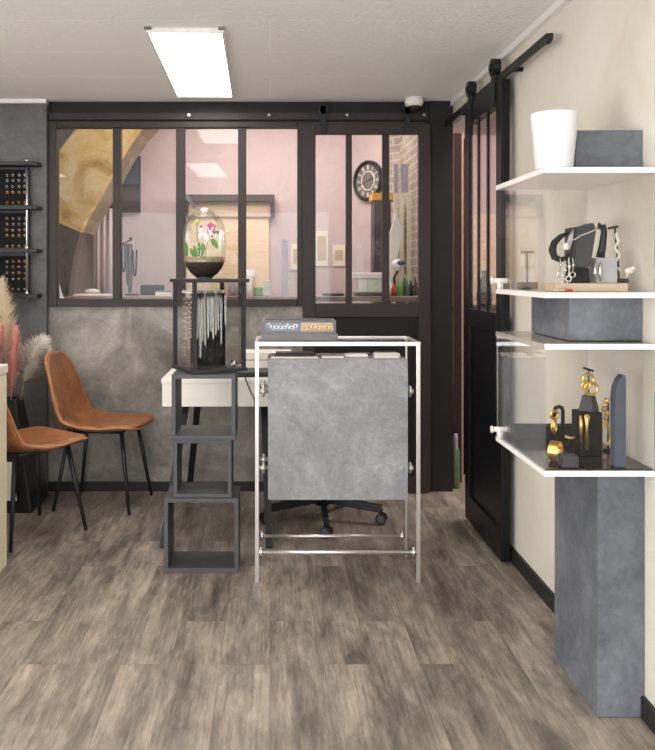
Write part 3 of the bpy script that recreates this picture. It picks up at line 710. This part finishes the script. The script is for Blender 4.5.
# ================================================================== RIGHT SIDE: PEDESTAL, CASES, POT
tag(box(.970, 1.109, 2.427, 2.797, 0.001, .730).build('pedestal', M['column'], bev=.002), 'tall slate grey plaster pedestal under the lower acrylic case', 'pedestal')
tag(box(.891, 1.108, 2.44, 2.797, 1.115, 1.244).build('spacer_block', M['column'], bev=.002), 'slate grey plaster block between the two acrylic display cases', 'block')
tag(box(.909, 1.108, 2.44, 2.80, 1.623, 1.742).build('spacer_block', M['column'], bev=.002), 'slate grey block behind the white pot, on top of the upper case', 'block')
def case(z0, z1, label, top_mat):
    r = thing('acrylic_case', (.95, 2.615, z0), label, 'display case', 'acrylic display cases')
    x0, x1, y0, y1, t = .79, 1.108, 2.36, 2.87, .016
    box(x0, x1, y0, y1, z0, z0 + t).build('bottom_shelf', M['white_edge'], r)
    box(x0, x1, y0, y1, z1 - t, z1).build('top_shelf', M[top_mat], r)
    box(x0, x1, y0 - .001, y0 - .0002, z1 - t, z1).build('top_edge', M['white_edge'], r)
    box(x0 + .005, x1, y0, y0 + .005, z0 + t, z1 - t).build('front_pane', M['acryl'], r)
    box(x0, x0 + .005, y0, y1, z0 + t, z1 - t).build('side_pane', M['acryl'], r)
    box(x0 + .005, x1, y1 - .005, y1, z0 + t, z1 - t).build('back_pane', M['acryl'], r)
    zl = z0 + .045
    q = MB(); q.tube([(x0 - .022, y1 - .035, zl), (x0 + .03, y1 - .035, zl)], .009, 14); q.tube([(x0 - .026, y1 - .035, zl), (x0 - .020, y1 - .035, zl)], .0125, 14); q.box(x0 - .004, x0 + .012, y1 - .045, y1 - .025, zl - .03, zl - .004)
    q.build('lock', M['white'], r, True)
    return r
case(.731, 1.113, 'lower clear acrylic case of gold jewellery on the grey pedestal', 'acryl_top')
case(1.245, 1.622, 'upper clear acrylic case of silver jewellery below the white pot', 'white_edge')
r = thing('plant_pot', (.845, 2.425, 1.616), 'tapering glossy white plant pot on top of the upper acrylic case', 'pot')
MB().lathe([(0, 0), (.051, 0), (.054, .004), (.065, .125), (.0675, .161), (.0665, .165), (.063, .165), (.061, .158), (.05, .02), (0, .02)], (.84, 2.425, 1.623), 48).build('body', M['pot'], r, True)
MB().lathe([(0, 0), (.0608, 0), (.0606, .002), (0, .002)], (.84, 2.425, 1.623 + .150), 32).build('soil', M['soil'], r)
FZ = .748
tag(box(.797, 1.105, 2.367, 2.863, FZ, FZ + .003).build('black_mat', M['mat']), 'glossy black mat lining the floor of the lower acrylic case', 'mat')
FZ += .004
tag(box(.835, 1.085, 2.79, 2.85, FZ, FZ + .042, .002).build('riser', M['velvet']), 'long low black riser at the back of the lower case', 'display riser')
tag(MB().prism([(1.004, FZ), (1.036, FZ), (1.036, 1.0), (1.034, 1.019), (1.029, 1.021), (1.016, 1.006), (1.007, .985), (1.004, .955)], 2.385, 2.42).build('slate_slab', M['slate'], bev=.001), 'tall blue grey slab with sloping rounded top in the lower case', 'display slab')
tag(box(.956, 1.026, 2.53, 2.60, FZ, .886, .002).build('display_block', M['velvet']), 'tall black block in the middle of the lower case, under the gold hoop stand', 'display block')
r = thing('necklace_stand', (.997, 2.565, .887), 'small black pyramid stand with T bar on the tall black block', 'jewellery stand')
b = MB(); b.lathe([(0, 0), (.033, 0), (.020, .048), (0, .048)], (.997, 2.565, .887), 4); b.build('pyramid', M['darkgrey'], r)
b = MB(); b.tube([(.997, 2.565, .935), (.997, 2.565, 1.018)], .0025, 8); b.tube([(.980, 2.565, 1.020), (1.012, 2.565, 1.010)], .0035, 8); b.build('t_bar', M['iron'], r)
b = MB(); b.torus((.992, 2.557, .985), .017, .0045, 'y', 22, 8); b.torus((1.000, 2.555, .957), .020, .005, 'y', 22, 8); b.torus((.984, 2.553, .968), .012, .004, 'y', 18, 8)
tag(b.build('necklace', M['gold'], None, True), 'chunky gold hoop necklace on the pyramid stand in the lower case', 'necklace')
b = MB(); b.tube([(.974, 2.521, .882), (.974, 2.521, .868), (.974, 2.521, .845), (.974, 2.521, .772)], [.003, .0085, .005, .006], 10); b.torus((.974, 2.519, .874), .007, .0025, 'y', 14, 6)
tag(b.build('pendant', M['gold'], None, True), 'long gold tassel pendant hanging on the front of the tall black block', 'pendant')
b = MB(); b.tube([(.956, 2.523, .878), (.957, 2.522, .85), (.957, 2.522, .80)], [.004, .006, .003], 8)
tag(b.build('pendant', M['gold'], None, True), 'thin gold drop pendant at the left corner of the tall black block', 'pendant')
r = thing('bracelet_stand', (.945, 2.68, FZ), 'black hooped bracelet stand behind the wide gold bangle', 'jewellery stand')
b = MB(); b.tube([(.930, 2.68, FZ), (.930, 2.68, .865), (.933, 2.68, .876), (.944, 2.68, .880), (.954, 2.68, .876), (.957, 2.68, .865), (.957, 2.68, FZ)], .0065, 10); b.build('hoop', M['velvet'], r, True)
box(.92, .967, 2.66, 2.70, FZ, FZ + .008).build('base', M['velvet'], r)
b = MB(); b.torus((.925, 2.668, .856), .012, .005, 'y', 18, 8); b.tube([(.925, 2.668, .843), (.924, 2.668, .79)], [.006, .004], 8); b.torus((.924, 2.668, .815), .008, .003, 'y', 18, 8, 2.2)
tag(b.build('bracelet', M['gold'], None, True), 'gold chain bracelet hanging on the black hooped stand', 'bracelet')
b = MB(Matrix.Translation((.860, 2.47, FZ + .0295)) @ Matrix.Rotation(math.radians(52), 4, 'Z') @ Matrix.Rotation(PI / 2, 4, 'X'))
b.lathe([(.029, -.014), (.029, .014), (.0265, .014), (.0265, -.014), (.029, -.014)], (0, 0, 0), 40)
tag(b.build('bangle', M['gold'], None, False), 'wide gold bangle standing on edge at the left front of the lower case', 'bangle')
r = thing('ring_holder', (.932, 2.545, FZ), 'small black ring holder with a gold ring, left of the tall black block', 'ring holder')
MB().lathe([(0, 0), (.014, 0), (.013, .01), (.008, .045), (.011, .064), (.006, .072), (0, .073)], (.932, 2.545, FZ), 16).build('cone', M['velvet'], r, True)
tag(MB().torus((.932, 2.545, FZ + .056), .0135, .0035, 'z', 18, 8).build('ring', M['gold'], None, True), 'gold ring worn on the small black ring holder', 'ring')
tag(box(.848, .896, 2.378, 2.42, FZ, FZ + .034, .002).build('display_block', M['darkgrey']), 'small charcoal block at the front edge of the lower case', 'display block')
r = thing('pendant_stand', (1.072, 2.60, FZ), 'slim dark stand for the gold teardrop, partly hidden by the blue grey slab', 'jewellery stand')
MB().lathe([(0, 0), (.016, 0), (.016, .005), (0, .005)], (1.072, 2.60, FZ), 20).build('base', M['velvet'], r)
MB().tube([(1.072, 2.60, FZ + .005), (1.072, 2.60, .91), (1.060, 2.59, .92)], .003, 8).build('post', M['iron'], r)
b = MB(); q = []
for i in range(24):
    a = 2 * PI * i / 24; q.append((1.058 + .016 * math.sin(a) * (1 - .55 * math.cos(a)) * .8, 2.585, .812 + .038 * math.cos(a)))
b.tube(q, .0045, 8, True)
for i in range(5): b.ball((1.056 + .006 * math.sin(i * 2.1), 2.582, .862 + .013 * i), .008, (1, .7, 1.1), 8)
tag(b.build('pendant', M['gold'], None, True), 'gold leaf and teardrop pendant left of the blue grey slab', 'pendant')
# upper case
UZ = 1.262
r = thing('earring_stand', (.86, 2.75, UZ), 'small brown T stand with drop earrings at the left of the upper case', 'jewellery stand')
box(.835, .891, 2.725, 2.775, UZ, UZ + .024, .002).build('base', M['darkbrown'], r)
b = MB(); b.tube([(.862, 2.75, UZ + .024), (.862, 2.75, 1.384)], .004, 8); b.box(.842, .884, 2.746, 2.754, 1.383, 1.391); b.build('t_bar', M['darkbrown'], r)
for x in (.846, .878):
    b = MB(); b.lathe([(0, 0), (.006, .004), (.0085, .014), (.004, .034), (.0008, .048), (0, .048)], (x, 2.742, 1.335), 12)
    tag(b.build('earring', M['pearl'], None, True), 'pale drop earring hanging on the small brown T stand', 'earring', 'drop earrings on the T stand')
tag(box(.846, 1.056, 2.42, 2.56, UZ, UZ + .024, .001).build('wood_plank', M['oak']), 'pale wood plank under the black bust in the upper case', 'plank')
PZ = UZ + .025
yb = 2.48
r = thing('necklace_bust', (.93, yb, PZ), 'charcoal leather necklace bust on the pale wood plank', 'jewellery bust')
def X_(px, y=2.48): return W(px, y)
def Z_(py, y=2.48): return H(py, y)
MB().prism([(X_(567), PZ), (X_(587), PZ), (X_(586), Z_(268)), (X_(569), Z_(266))], 2.455, 2.505).build('base', M['velvet'], r, bev=.002)
MB().prism([(X_(569), Z_(266)), (X_(568), Z_(246)), (X_(571), Z_(229)), (X_(590), Z_(223)), (X_(593), Z_(230)), (X_(589), Z_(255)), (X_(586), Z_(268))], 2.45, 2.51).build('neck', M['darkgrey'], r, bev=.005)
MB().prism([(X_(568.5), Z_(258)), (X_(569), Z_(228.5)), (X_(572), Z_(227.5)), (X_(571.5), Z_(258))], 2.445, 2.515).build('strap', M['iron'], r)
tag(MB().tube([(X_(x), 2.442, Z_(y)) for x, y in ((560, 248), (564, 241), (570, 240), (576, 236), (582, 234), (589, 231), (594, 229))], .0024, 8).build('necklace', M['silver'], None, True), 'silver chain draped across the charcoal leather bust', 'necklace')
tag(MB().tube([(X_(x), 2.46, Z_(y)) for x, y in ((566, 233), (558, 237), (552, 243), (550, 250), (552, 257), (558, 260), (564, 258), (567, 253))], [.004, .008, .0105, .012, .0105, .009, .007, .004], 10).build('leather_cuff', M['velvet'], None, True), 'curled black leather cuff at the left of the charcoal bust', 'bracelet')
tag(MB().ball((X_(561), 2.438, Z_(247)), .010, (1, .5, 1.1), 10).build('brooch', M['pearl'], None, True), 'round cream brooch on the black leather cuff', 'brooch')
tag(MB().tube([(X_(x), 2.442, Z_(y)) for x, y in ((563, 244), (566, 236), (568.5, 230), (567, 240), (564, 250))], .0035, 8).build('scarf_clip', M['lilac'], None, True), 'lilac grey ribbon loop at the left edge of the bust', 'ribbon')
for i, (x, y0, y1, mt, nm) in enumerate(((555, 258, 272, 'silver', 'leftmost'), (559.5, 260, 280, 'silver', 'second'), (563.5, 258, 276, 'pearl', 'third'), (567.5, 258, 272, 'silver', 'rightmost'))):
    b = MB(); b.tube([(X_(x), 2.438, Z_(y0)), (X_(x + .8), 2.438, Z_((y0 + y1) / 2)), (X_(x), 2.438, Z_(y1))], .0016, 6)
    b.torus((X_(x), 2.438, Z_(y1) - .008), .008, .0018, 'y', 14, 6); b.ball((X_(x + .6), 2.437, Z_((y0 + y1) / 2)), .005, seg=8)
    tag(b.build('earring', M[mt], None, True), f'{nm} of four long drop earrings left of the charcoal bust', 'earring', 'long earrings left of the bust')
b = MB()
for i in range(10): b.ball((X_(558) + .011 * math.cos(i * .628), 2.40 + .011 * math.sin(i * .628), UZ + .005), .0042, seg=8)
tag(b.build('beaded_bracelet', M['red'], None, True), 'red beaded bracelet lying at the front left of the upper case', 'bracelet')
b = MB()
for i in range(12): b.ball((X_(550) + .014 * math.cos(i * .524), 2.40 + .014 * math.sin(i * .524), UZ + .0045), .004, seg=8)
tag(b.build('beaded_bracelet', M['oak'], None, True), 'tan beaded bracelet lying left of the red one', 'bracelet')
tag(box(X_(593), X_(613), 2.45, 2.51, PZ, Z_(258), .001).build('display_block', M['concrete']), 'pale concrete block on the wood plank in the upper case', 'display block')
zc = Z_(258) + .001
r = thing('ring_finger', (X_(601), 2.48, zc), 'black curved ring holder standing on the pale concrete block', 'ring holder')
MB().tube([(X_(600), 2.48, zc), (X_(602.5), 2.48, Z_(246)), (X_(604), 2.48, Z_(232)), (X_(603), 2.48, Z_(225)), (X_(600), 2.48, Z_(224)), (X_(598.5), 2.48, Z_(229))], [.013, .011, .0095, .0085, .0075, .005], 12).build('hook', M['iron'], r, True)
for px, dz in ((596, 0), (591, .006)):
    b = MB(); b.tube([(X_(px), 2.445, Z_(262)), (X_(px - 1), 2.442, Z_(272)), (X_(px), 2.443, Z_(281) + dz)], [.002, .007, .003], 8)
    tag(b.build('earring', M['silver'], None, True), 'silver leaf earring leaning at the left edge of the concrete block', 'earring', 'silver leaf earrings by the block')
r = thing('earring_stand', (X_(619), 2.46, PZ), 'black T stand with leaning post at the right of the upper case', 'jewellery stand')
box(X_(614), X_(626), 2.46, 2.51, PZ, Z_(278.5), .001).build('base', M['iron'], r)
b = MB(); b.tube([(X_(619), 2.48, Z_(279)), (X_(617.5), 2.48, Z_(255)), (X_(615), 2.48, Z_(228))], .0035, 8); b.tube([(X_(608), 2.48, Z_(228.5)), (X_(618), 2.48, Z_(226.5))], .0038, 8); b.build('t_bar', M['iron'], r)
b = MB()
for i in range(34):
    t = i / 33; a = -PI * .15 + t * PI * 2.3
    b.ball((X_(615 + 4.2 * math.sin(a * 2) * (t)), 2.466 + .004 * math.cos(a * 3), Z_(234 + 36 * t)), .0042, seg=6)
tag(b.build('necklace', M['pearl'], None, True), 'strand of white beads hanging on the leaning black T stand', 'necklace')
b = MB(); b.ball((X_(624), 2.445, Z_(271)), .012, (1.2, .6, .8), 12); b.ball((X_(628), 2.445, Z_(268)), .008, (1, .6, .8), 10)
b.tube([(X_(624), 2.446, Z_(272)), (X_(622), 2.455, Z_(278))], .003, 6)
tag(b.build('hair_clip', M['pearl'], None, True), 'white flower clip at the foot of the leaning T stand', 'hair clip')
# ================================================================== DOORWAY GAP
r = thing('spray_bottle', (1.137, 5.02, 0), 'green bottle with pale cap on the floor beside the black post', 'bottle')
MB().lathe([(0, .001), (.024, .001), (.025, .02), (.025, .22), (.012, .262), (0, .262)], (1.137, 5.02, 0), 20).build('body', M['bottle'], r, True)
MB().lathe([(.013, .26), (.014, .30), (.010, .33), (0, .33)], (1.137, 5.02, 0), 14).build('cap', M['lilac'], r, True)
tag(box(1.155, 1.20, 5.14, 5.17, 0.001, 2.19).build('timber_post', M['brownwood']), 'reddish brown timber post behind the black corner post', 'post')
tag(box(1.202, 1.212, 5.14, 5.17, 0.001, 2.19).build('pale_strip', M['oak']), 'thin pale strip between the timber post and the burgundy curtain', 'strip')
b = MB(); rows = []
for z in (.02, 1.1, 2.18): rows.append([(1.22 + .006 * i, 5.26 + .012 * math.sin(i * 1.7), z) for i in range(10)])
b.sheet(rows)
tag(b.build('curtain', M['burgundy'], None, True, solid=.004), 'narrow burgundy curtain beside the sliding door edge', 'curtain')
# ================================================================== BACK ROOM
r = thing('workbench', (-.15, 5.4, 0), 'long wooden workbench behind the interior window', 'workbench')
BZ = 1.165
box(-1.30, .98, 5.12, 5.75, BZ - .03, BZ).build('top', M['bench'], r)
for x in (-1.22, -.2, .88):
    for y in (5.17, 5.68): box(x, x + .05, y, y + .05, 0.001, BZ - .03).build('leg', M['bench'], r)
BZ += .001
y = 5.3
def bw(px, yy=5.3): return W(px, yy)
def bh(py, yy=5.3): return H(py, yy)
tag(MB().box(bw(76), bw(112), 5.22, 5.36, BZ, BZ + .012, .002).build('paper_stack', M['paper']), 'pile of white papers on the workbench behind the leftmost pane', 'papers')
tag(MB().ball((bw(87), 5.45, BZ + .022), .045, (1.2, .8, .48), 12).build('crumpled_cloth', M['paper'], None, True), 'crumpled white cloth behind the paper pile', 'cloth')
r = thing('necklace_rack', (bw(128), 5.4, BZ), 'thin pale pole rack hung with necklaces on the workbench', 'jewellery rack')
b = MB(); b.tube([(bw(132.5, 5.4), 5.4, BZ), (bw(132.5, 5.4), 5.4, bh(238, 5.4))], .0065, 8); b.build('pole', M['steel'], r)
b = MB(); b.tube([(bw(119, 5.4), 5.4, bh(246, 5.4)), (bw(132.5, 5.4), 5.4, bh(239, 5.4))], .005, 8); b.ball((bw(131, 5.4), 5.4, bh(239, 5.4)), .014, seg=10); b.build('arm', M['iron'], r)
box(bw(126, 5.4), bw(138, 5.4), 5.36, 5.44, BZ, BZ + .01).build('base', M['iron'], r)
for i, (px, y1, mt) in enumerate(((124, 272, 'velvet'), (126.5, 262, 'blue'), (128.5, 285, 'darkbrown'), (130.5, 293, 'soil'), (135.5, 276, 'velvet'))):
    q = []; x = bw(px, 5.4); zt_ = bh(244, 5.4) if px < 132 else bh(250, 5.4); L = zt_ - bh(y1, 5.4)
    for j in range(15):
        u = -1 + 2 * j / 14; q.append((x + .012 * math.copysign(abs(u) ** .6, u), 5.385 - .004 * i, zt_ - L * (1 - abs(u) ** 2)))
    b = MB().tube(q, .0055, 6)
    tag(b.build('necklace', M[mt], None, True), f'{["black", "blue", "brown", "earth coloured", "second black"][i]} necklace hanging on the pale pole rack', 'necklace', 'necklaces on the pole rack')
tag(MB().tube([(bw(136), 5.5, BZ + .034), (bw(160), 5.5, BZ + .034)], .033, 16).build('dark_roll', M['velvet'], None, True), 'dark rolled pouch lying on the workbench right of the necklace rack', 'roll')
r = thing('small_case', (bw(164), 5.28, BZ), 'small pale box with dark lid line on the workbench', 'box')
box(bw(157), bw(171), 5.22, 5.34, BZ, BZ + .026).build('body', M['cream'], r); box(bw(157), bw(171), 5.22, 5.34, BZ + .026, BZ + .034).build('lid', M['darkgrey2'], r)
tag(MB().lathe([(0, 0), (.03, 0), (.03, .06), (.012, .08), (.012, .1), (0, .1)], (bw(233, 5.4), 5.4, BZ), 16).build('jar', M['lilac'], None, True), 'lilac white jar on the workbench, right of the terrarium', 'jar')
tag(MB().lathe([(0, 0), (.022, 0), (.034, .17), (.032, .17), (.02, .01), (0, .01)], (bw(250, 5.45), 5.45, BZ), 20).build('tumbler', M['paper'], None, True), 'tall white cup on the workbench in front of the plywood board', 'cup')
tag(MB().box(bw(254), bw(263), 5.30, 5.36, BZ, BZ + .055, .006).build('green_pouch', M['green']), 'small green packet beside the tall white cup', 'packet')
tag(MB().box(bw(264), bw(270), 5.32, 5.36, BZ, BZ + .10, .004).build('mint_carton', M['mint']), 'pale green carton at the right end of the plywood board', 'carton')
tag(MB().box(bw(281.5, 5.6), bw(288, 5.6), 5.58, 5.61, BZ, bh(240, 5.6)).build('lilac_post', M['lilac']), 'thin pale lilac upright board on the workbench', 'board')
r = thing('plywood_board', (-.35, 7.0, 0), 'tall pale plywood board with dark bracket frame on the pink wall', 'board')
box(W(186, 7.0), W(269, 7.0), 7.06, 7.098, .002, H(217, 7.04)).build('lower_sheet', M['ply'], r)
box(W(186, 7.0), W(271, 7.0), 7.04, 7.098, H(217, 7.04) + .002, H(201, 7.04)).build('upper_sheet', M['oak'], r)
b = MB(); b.box(W(183, 7), W(274.5, 7), 7.0, 7.098, H(201.5, 7), H(194.5, 7)); b.box(W(183, 7), W(188, 7), 7.0, 7.039, H(217, 7), H(201.5, 7)); b.box(W(270.5, 7), W(274.5, 7), 7.0, 7.098, H(217, 7), H(201.5, 7))
b.build('bracket_frame', M['darkbrown'], r)
MB().bar((W(187, 6.95), 6.95, H(196, 6.95)), (W(195, 6.95), 6.95, H(208, 6.95)), .03, .03).build('strut', M['darkgrey2'], r)
r = thing('wall_screen', (-1.3, 7.08, 1.83), 'dark square panel on the pink wall beside the stone arch', 'panel')
box(W(92, 7.06), W(140, 7.06), 7.06, 7.098, H(212, 7.06), H(156, 7.06)).build('frame', M['darkbrown'], r)
box(W(96, 7.06), W(139, 7.06), 7.052, 7.06, H(184, 7.06), H(157, 7.06)).build('upper_screen', M['navy'], r)
b = MB(); rows = []
for z in (.9, 1.4, H(208, 6.97)): rows.append([(W(92, 6.97) + .0075 * i, 7.03 + .025 * math.sin(i * .9), z) for i in range(30)])
b.sheet(rows)
tag(b.build('curtain', M['curtain'], None, True, solid=.004), 'pale pink folded curtain hanging between the arch and the second pane', 'curtain')
for px0, px1, py0, py1, lb in ((291, 301, 244, 270, 'pale yellow glass reflection built as a card, left of the wide mullion'), (315.5, 328, 231, 266, 'taller cream glass reflection built as a card behind the sliding panel'), (333, 345, 245, 266, 'cream glass reflection built as a card beside the second mullion of the sliding panel')):
    r = thing('reflection_card', (W((px0 + px1) / 2, 7.08), 7.08, H(py1, 7.08)), lb, 'painted reflection', 'glass reflections built as cards')  # reflections in the partition glass, built as flat cards on the rear wall
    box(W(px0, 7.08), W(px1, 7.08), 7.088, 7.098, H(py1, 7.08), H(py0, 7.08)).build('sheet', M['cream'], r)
    box(W(px0 + 2, 7.08), W(px1 - 2, 7.08), 7.085, 7.088, H(py1 - 6, 7.08), H(py0 + 5, 7.08)).build('reflection_core', M['oak'], r)
# clock on the angled wall
nx, ny = -.803, -.596
cc = Vector((W(369, 6.93), 6.93, H(181, 6.93)))
wallp = Vector((.835, 6.945, cc.z)); tdir = Vector((.596, -.803, 0))
cc = wallp + Vector((nx, ny, 0)) * .004 + tdir * ((cc - wallp).dot(tdir))
CT = Matrix.Translation(cc) @ Matrix(((tdir.x, 0, nx, 0), (tdir.y, 0, ny, 0), (0, 1, 0, 0), (0, 0, 0, 1)))
r = thing('wall_clock', cc, 'round dark wall clock with pale numerals behind the sliding panel', 'clock')
R = .172
MB(CT).lathe([(R - .028, .0), (R, .0), (R, .03), (R - .014, .04), (R - .028, .03)], (0, 0, 0), 40).build('rim', M['iron'], r, True)
MB(CT).lathe([(0, 0), (R - .026, 0), (R - .026, .014), (0, .014)], (0, 0, 0), 40).build('face', M['clockface'], r)
b = MB(CT); b.torus((0, 0, .016), R * .46, .006, 'z', 40, 6)
def zt_xy(a, rr): return (rr * math.sin(a), rr * math.cos(a))
b.build('inner_ring', M['numeral'], r, True)
counts = [3, 1, 2, 3, 3, 2, 3, 4, 4, 3, 2, 3]
for k_ in range(12):
    a = k_ * PI / 6; b = MB(CT); n = counts[k_]
    for j in range(n):
        off = (j - (n - 1) / 2) * .0085
        p0 = Vector((*zt_xy(a, .098), .0165)) + Vector((math.cos(a), -math.sin(a), 0)) * off
        p1 = Vector((*zt_xy(a, .136), .0165)) + Vector((math.cos(a), -math.sin(a), 0)) * off
        b.bar(p0, p1, .005, .003)
    b.build('numeral', M['numeral'], r)
MB(CT).bar((0, 0, .019), (*zt_xy(1.2, .07), .019), .007, .003).build('hour_hand', M['iron'], r)
MB(CT).bar((0, 0, .023), (*zt_xy(4.4, .115), .023), .005, .003).build('minute_hand', M['iron'], r)
# tall cabinet with orange top, slatted leaf, boxes, bottles
r = thing('tall_cabinet', (.86, 6.3, 0), 'tall dark cabinet with orange top below the wall clock', 'cabinet')
box(W(374, 6.2), W(391, 6.2), 6.2, 6.4, .001, H(200, 6.2)).build('body', M['darkbrown'], r)
box(W(372.5, 6.2), W(397, 6.2), 6.19, 6.41, H(200, 6.2), H(193, 6.2)).build('top', M['orange'], r)
r = thing('slatted_leaf', (1.0, 6.0, 0), 'tall cream slatted panel with lilac glazed top leaning at the brick wall', 'panel')
for a, c in ((393.5, 397.5), (400, 404), (407, 411)): box(W(a, 6.0), W(c, 6.0), 6.0, 6.02, .001, H(193, 6.0)).build('slat', M['cream'], r)
for a, c in ((394, 398.5), (401, 408.5)): box(W(a, 6.0), W(c, 6.0), 6.005, 6.015, H(192.5, 6.0), H(164, 6.0)).build('glazed_panel', M['lilac'], r)
box(W(393.5, 6.0), W(411, 6.0), 6.02, 6.032, 1.2, 1.24).build('rail', M['cream'], r)
b = MB(); b.prism([(W(388, 5.7), H(290, 5.7)), (W(389, 5.7), H(268, 5.7)), (W(387, 5.7), H(240, 5.7)), (W(393, 5.7), H(222, 5.7)), (W(396, 5.7), H(212, 5.7)), (W(403, 5.7), H(232, 5.7)), (W(399, 5.7), H(250, 5.7)), (W(395, 5.7), H(262, 5.7)), (W(391, 5.7), H(290, 5.7))], 5.68, 5.71)
tag(b.build('paper_fan', M['paper'], None, False, bev=.004), 'tall curved white paper shape standing on the workbench at right', 'paper')
r = thing('desk_lamp', (W(398, 5.55), 5.55, BZ), 'blue and white ball lamp on the workbench at the right end', 'lamp')
MB().ball((W(398, 5.55), 5.55, H(265, 5.55)), .045, (1, 1, .9), 20).build('shade', M['white'], r, True)
MB().ball((W(400, 5.55), 5.52, H(263, 5.55)), .028, (1, 1, .7), 14).build('blue_band', M['blue'], r, True)
MB().tube([(W(398, 5.55), 5.55, H(270, 5.55)), (W(394, 5.55), 5.55, H(278, 5.55)), (W(396, 5.55), 5.55, BZ)], .008, 8).build('arm', M['iron'], r)
r = thing('carton', (W(369, 5.35), 5.35, BZ), 'pale green carton with white lid of papers on the workbench', 'box')
box(W(357, 5.3), W(383, 5.3), 5.27, 5.42, BZ + .022, BZ + .112, .003).build('body', M['mint'], r)
box(W(353, 5.3), W(384, 5.3), 5.26, 5.43, BZ + .112, BZ + .15, .006).build('lid', M['paper'], r)
box(W(358, 5.3), W(366, 5.3), 5.265, 5.27, BZ + .03, BZ + .105).build('white_label', M['paper'], r)
box(W(355, 5.3), W(383, 5.3), 5.25, 5.43, BZ, BZ + .021).build('dark_tray', M['darkbrown'], r)
tag(box(W(323, 5.3), W(344, 5.3), 5.28, 5.36, BZ, BZ + .016, .004).build('stapler', M['darkgrey']), 'dark flat tool on the workbench below the cream reflection cards', 'tool')
for px, yy, hh, mt, nm in ((389.5, 5.36, .10, 'cream', 'cream'), (394, 5.30, .07, 'red', 'red'), (399, 5.26, .09, 'green', 'green'), (405, 5.33, .135, 'emerald', 'dark green'), (411, 5.27, .10, 'iron', 'black'), (415, 5.36, .12, 'darkbrown', 'brown')):
    b = MB().lathe([(0, 0), (.018, 0), (.018, hh * .65), (.008, hh * .8), (.008, hh), (0, hh)], (W(px, yy), yy, BZ), 14)
    tag(b.build('small_bottle', M[mt], None, True), f'small {nm} bottle at the right end of the workbench', 'bottle', 'bottles on the workbench')
# things seen through the barn door glass
r = thing('side_board', (1.8, 7.0, 0), 'pale plywood board on the pink wall seen through the barn door glass', 'board')
box(1.60, 2.05, 7.05, 7.098, .002, H(214, 7.05)).build('sheet', M['ply'], r)
r = thing('side_table', (1.75, 6.2, 0), 'dark side table beyond the barn door glass', 'table')
box(1.35, 2.1, 6.0, 6.5, 1.02, 1.06).build('top', M['darkbrown'], r)
for x in (1.37, 2.04):
    for yy in (6.02, 6.44): box(x, x + .04, yy, yy + .04, .001, 1.02).build('leg', M['darkbrown'], r)
tag(MB().lathe([(0, 0), (.05, 0), (.06, .06), (.05, .16), (.02, .22), (.02, .27), (0, .27)], (1.62, 6.2, 1.061), 18).build('dark_vase', M['darkbrown'], None, True), 'dark rounded vase on the side table beyond the barn door', 'vase')
tag(MB().lathe([(0, 0), (.04, 0), (.045, .1), (.015, .14), (.015, .2), (0, .2)], (1.80, 6.2, 1.061), 18).build('brown_bottle', M['brownwood'], None, True), 'brown bottle on the side table right of the dark vase', 'bottle')
# ================================================================== LIGHT
def area(name, loc, rot, sx, sy, e, col=(1, 1, 1)):
    l = bpy.data.lights.new(name, 'AREA'); l.shape = 'RECTANGLE'; l.size = sx; l.size_y = sy; l.energy = e; l.color = col
    o = bpy.data.objects.new(name, l); COL.objects.link(o); o.location = loc; o.rotation_euler = rot; return o
area('added_side_fill', (-2.95, -.6, 1.2), (math.radians(90 + 18), 0, -PI / 2), 1.8, 1.9, 105, (.92, .96, 1.0))  # invented side light, tilted up and added to brighten ceiling and right wall
area('daylight_through_shop_window', (-.75, -1.9, 1.25), (math.radians(90 + 10), 0, 0), 3.2, 1.9, 42, (.90, .95, 1.0))
area('rear_room_lamp', (-.3, 6.2, 2.76), (0, 0, 0), 2.0, .7, 23, (1, .95, .9))
area('side_room_lamp', (1.9, 4.9, 2.76), (0, 0, 0), .6, 1.2, 26, (1, .95, .9))
w = bpy.data.worlds.new('World'); SC.world = w; w.use_nodes = True
w.node_tree.nodes['Background'].inputs['Color'].default_value = (.86, .92, 1, 1); w.node_tree.nodes['Background'].inputs['Strength'].default_value = 1.0
# ================================================================== CAMERA
cd = bpy.data.cameras.new('camera'); cam = bpy.data.objects.new('camera', cd); COL.objects.link(cam)
cam.location = (0, 0, 1.32); cam.rotation_euler = (PI / 2, 0, 0)
cd.sensor_fit = 'VERTICAL'; cd.sensor_height = 36; cd.lens = F / 750 * 36
cd.shift_x = (327.5 - 270) / 750; cd.shift_y = -(375 - 272) / 750
cd.clip_start = .05
SC.camera = cam
vs = SC.view_settings
SC.display_settings.display_device = 'sRGB'
vs.view_transform = 'Standard'; vs.look = 'None'; vs.exposure = 0.95; vs.gamma = 1; vs.use_curve_mapping = False
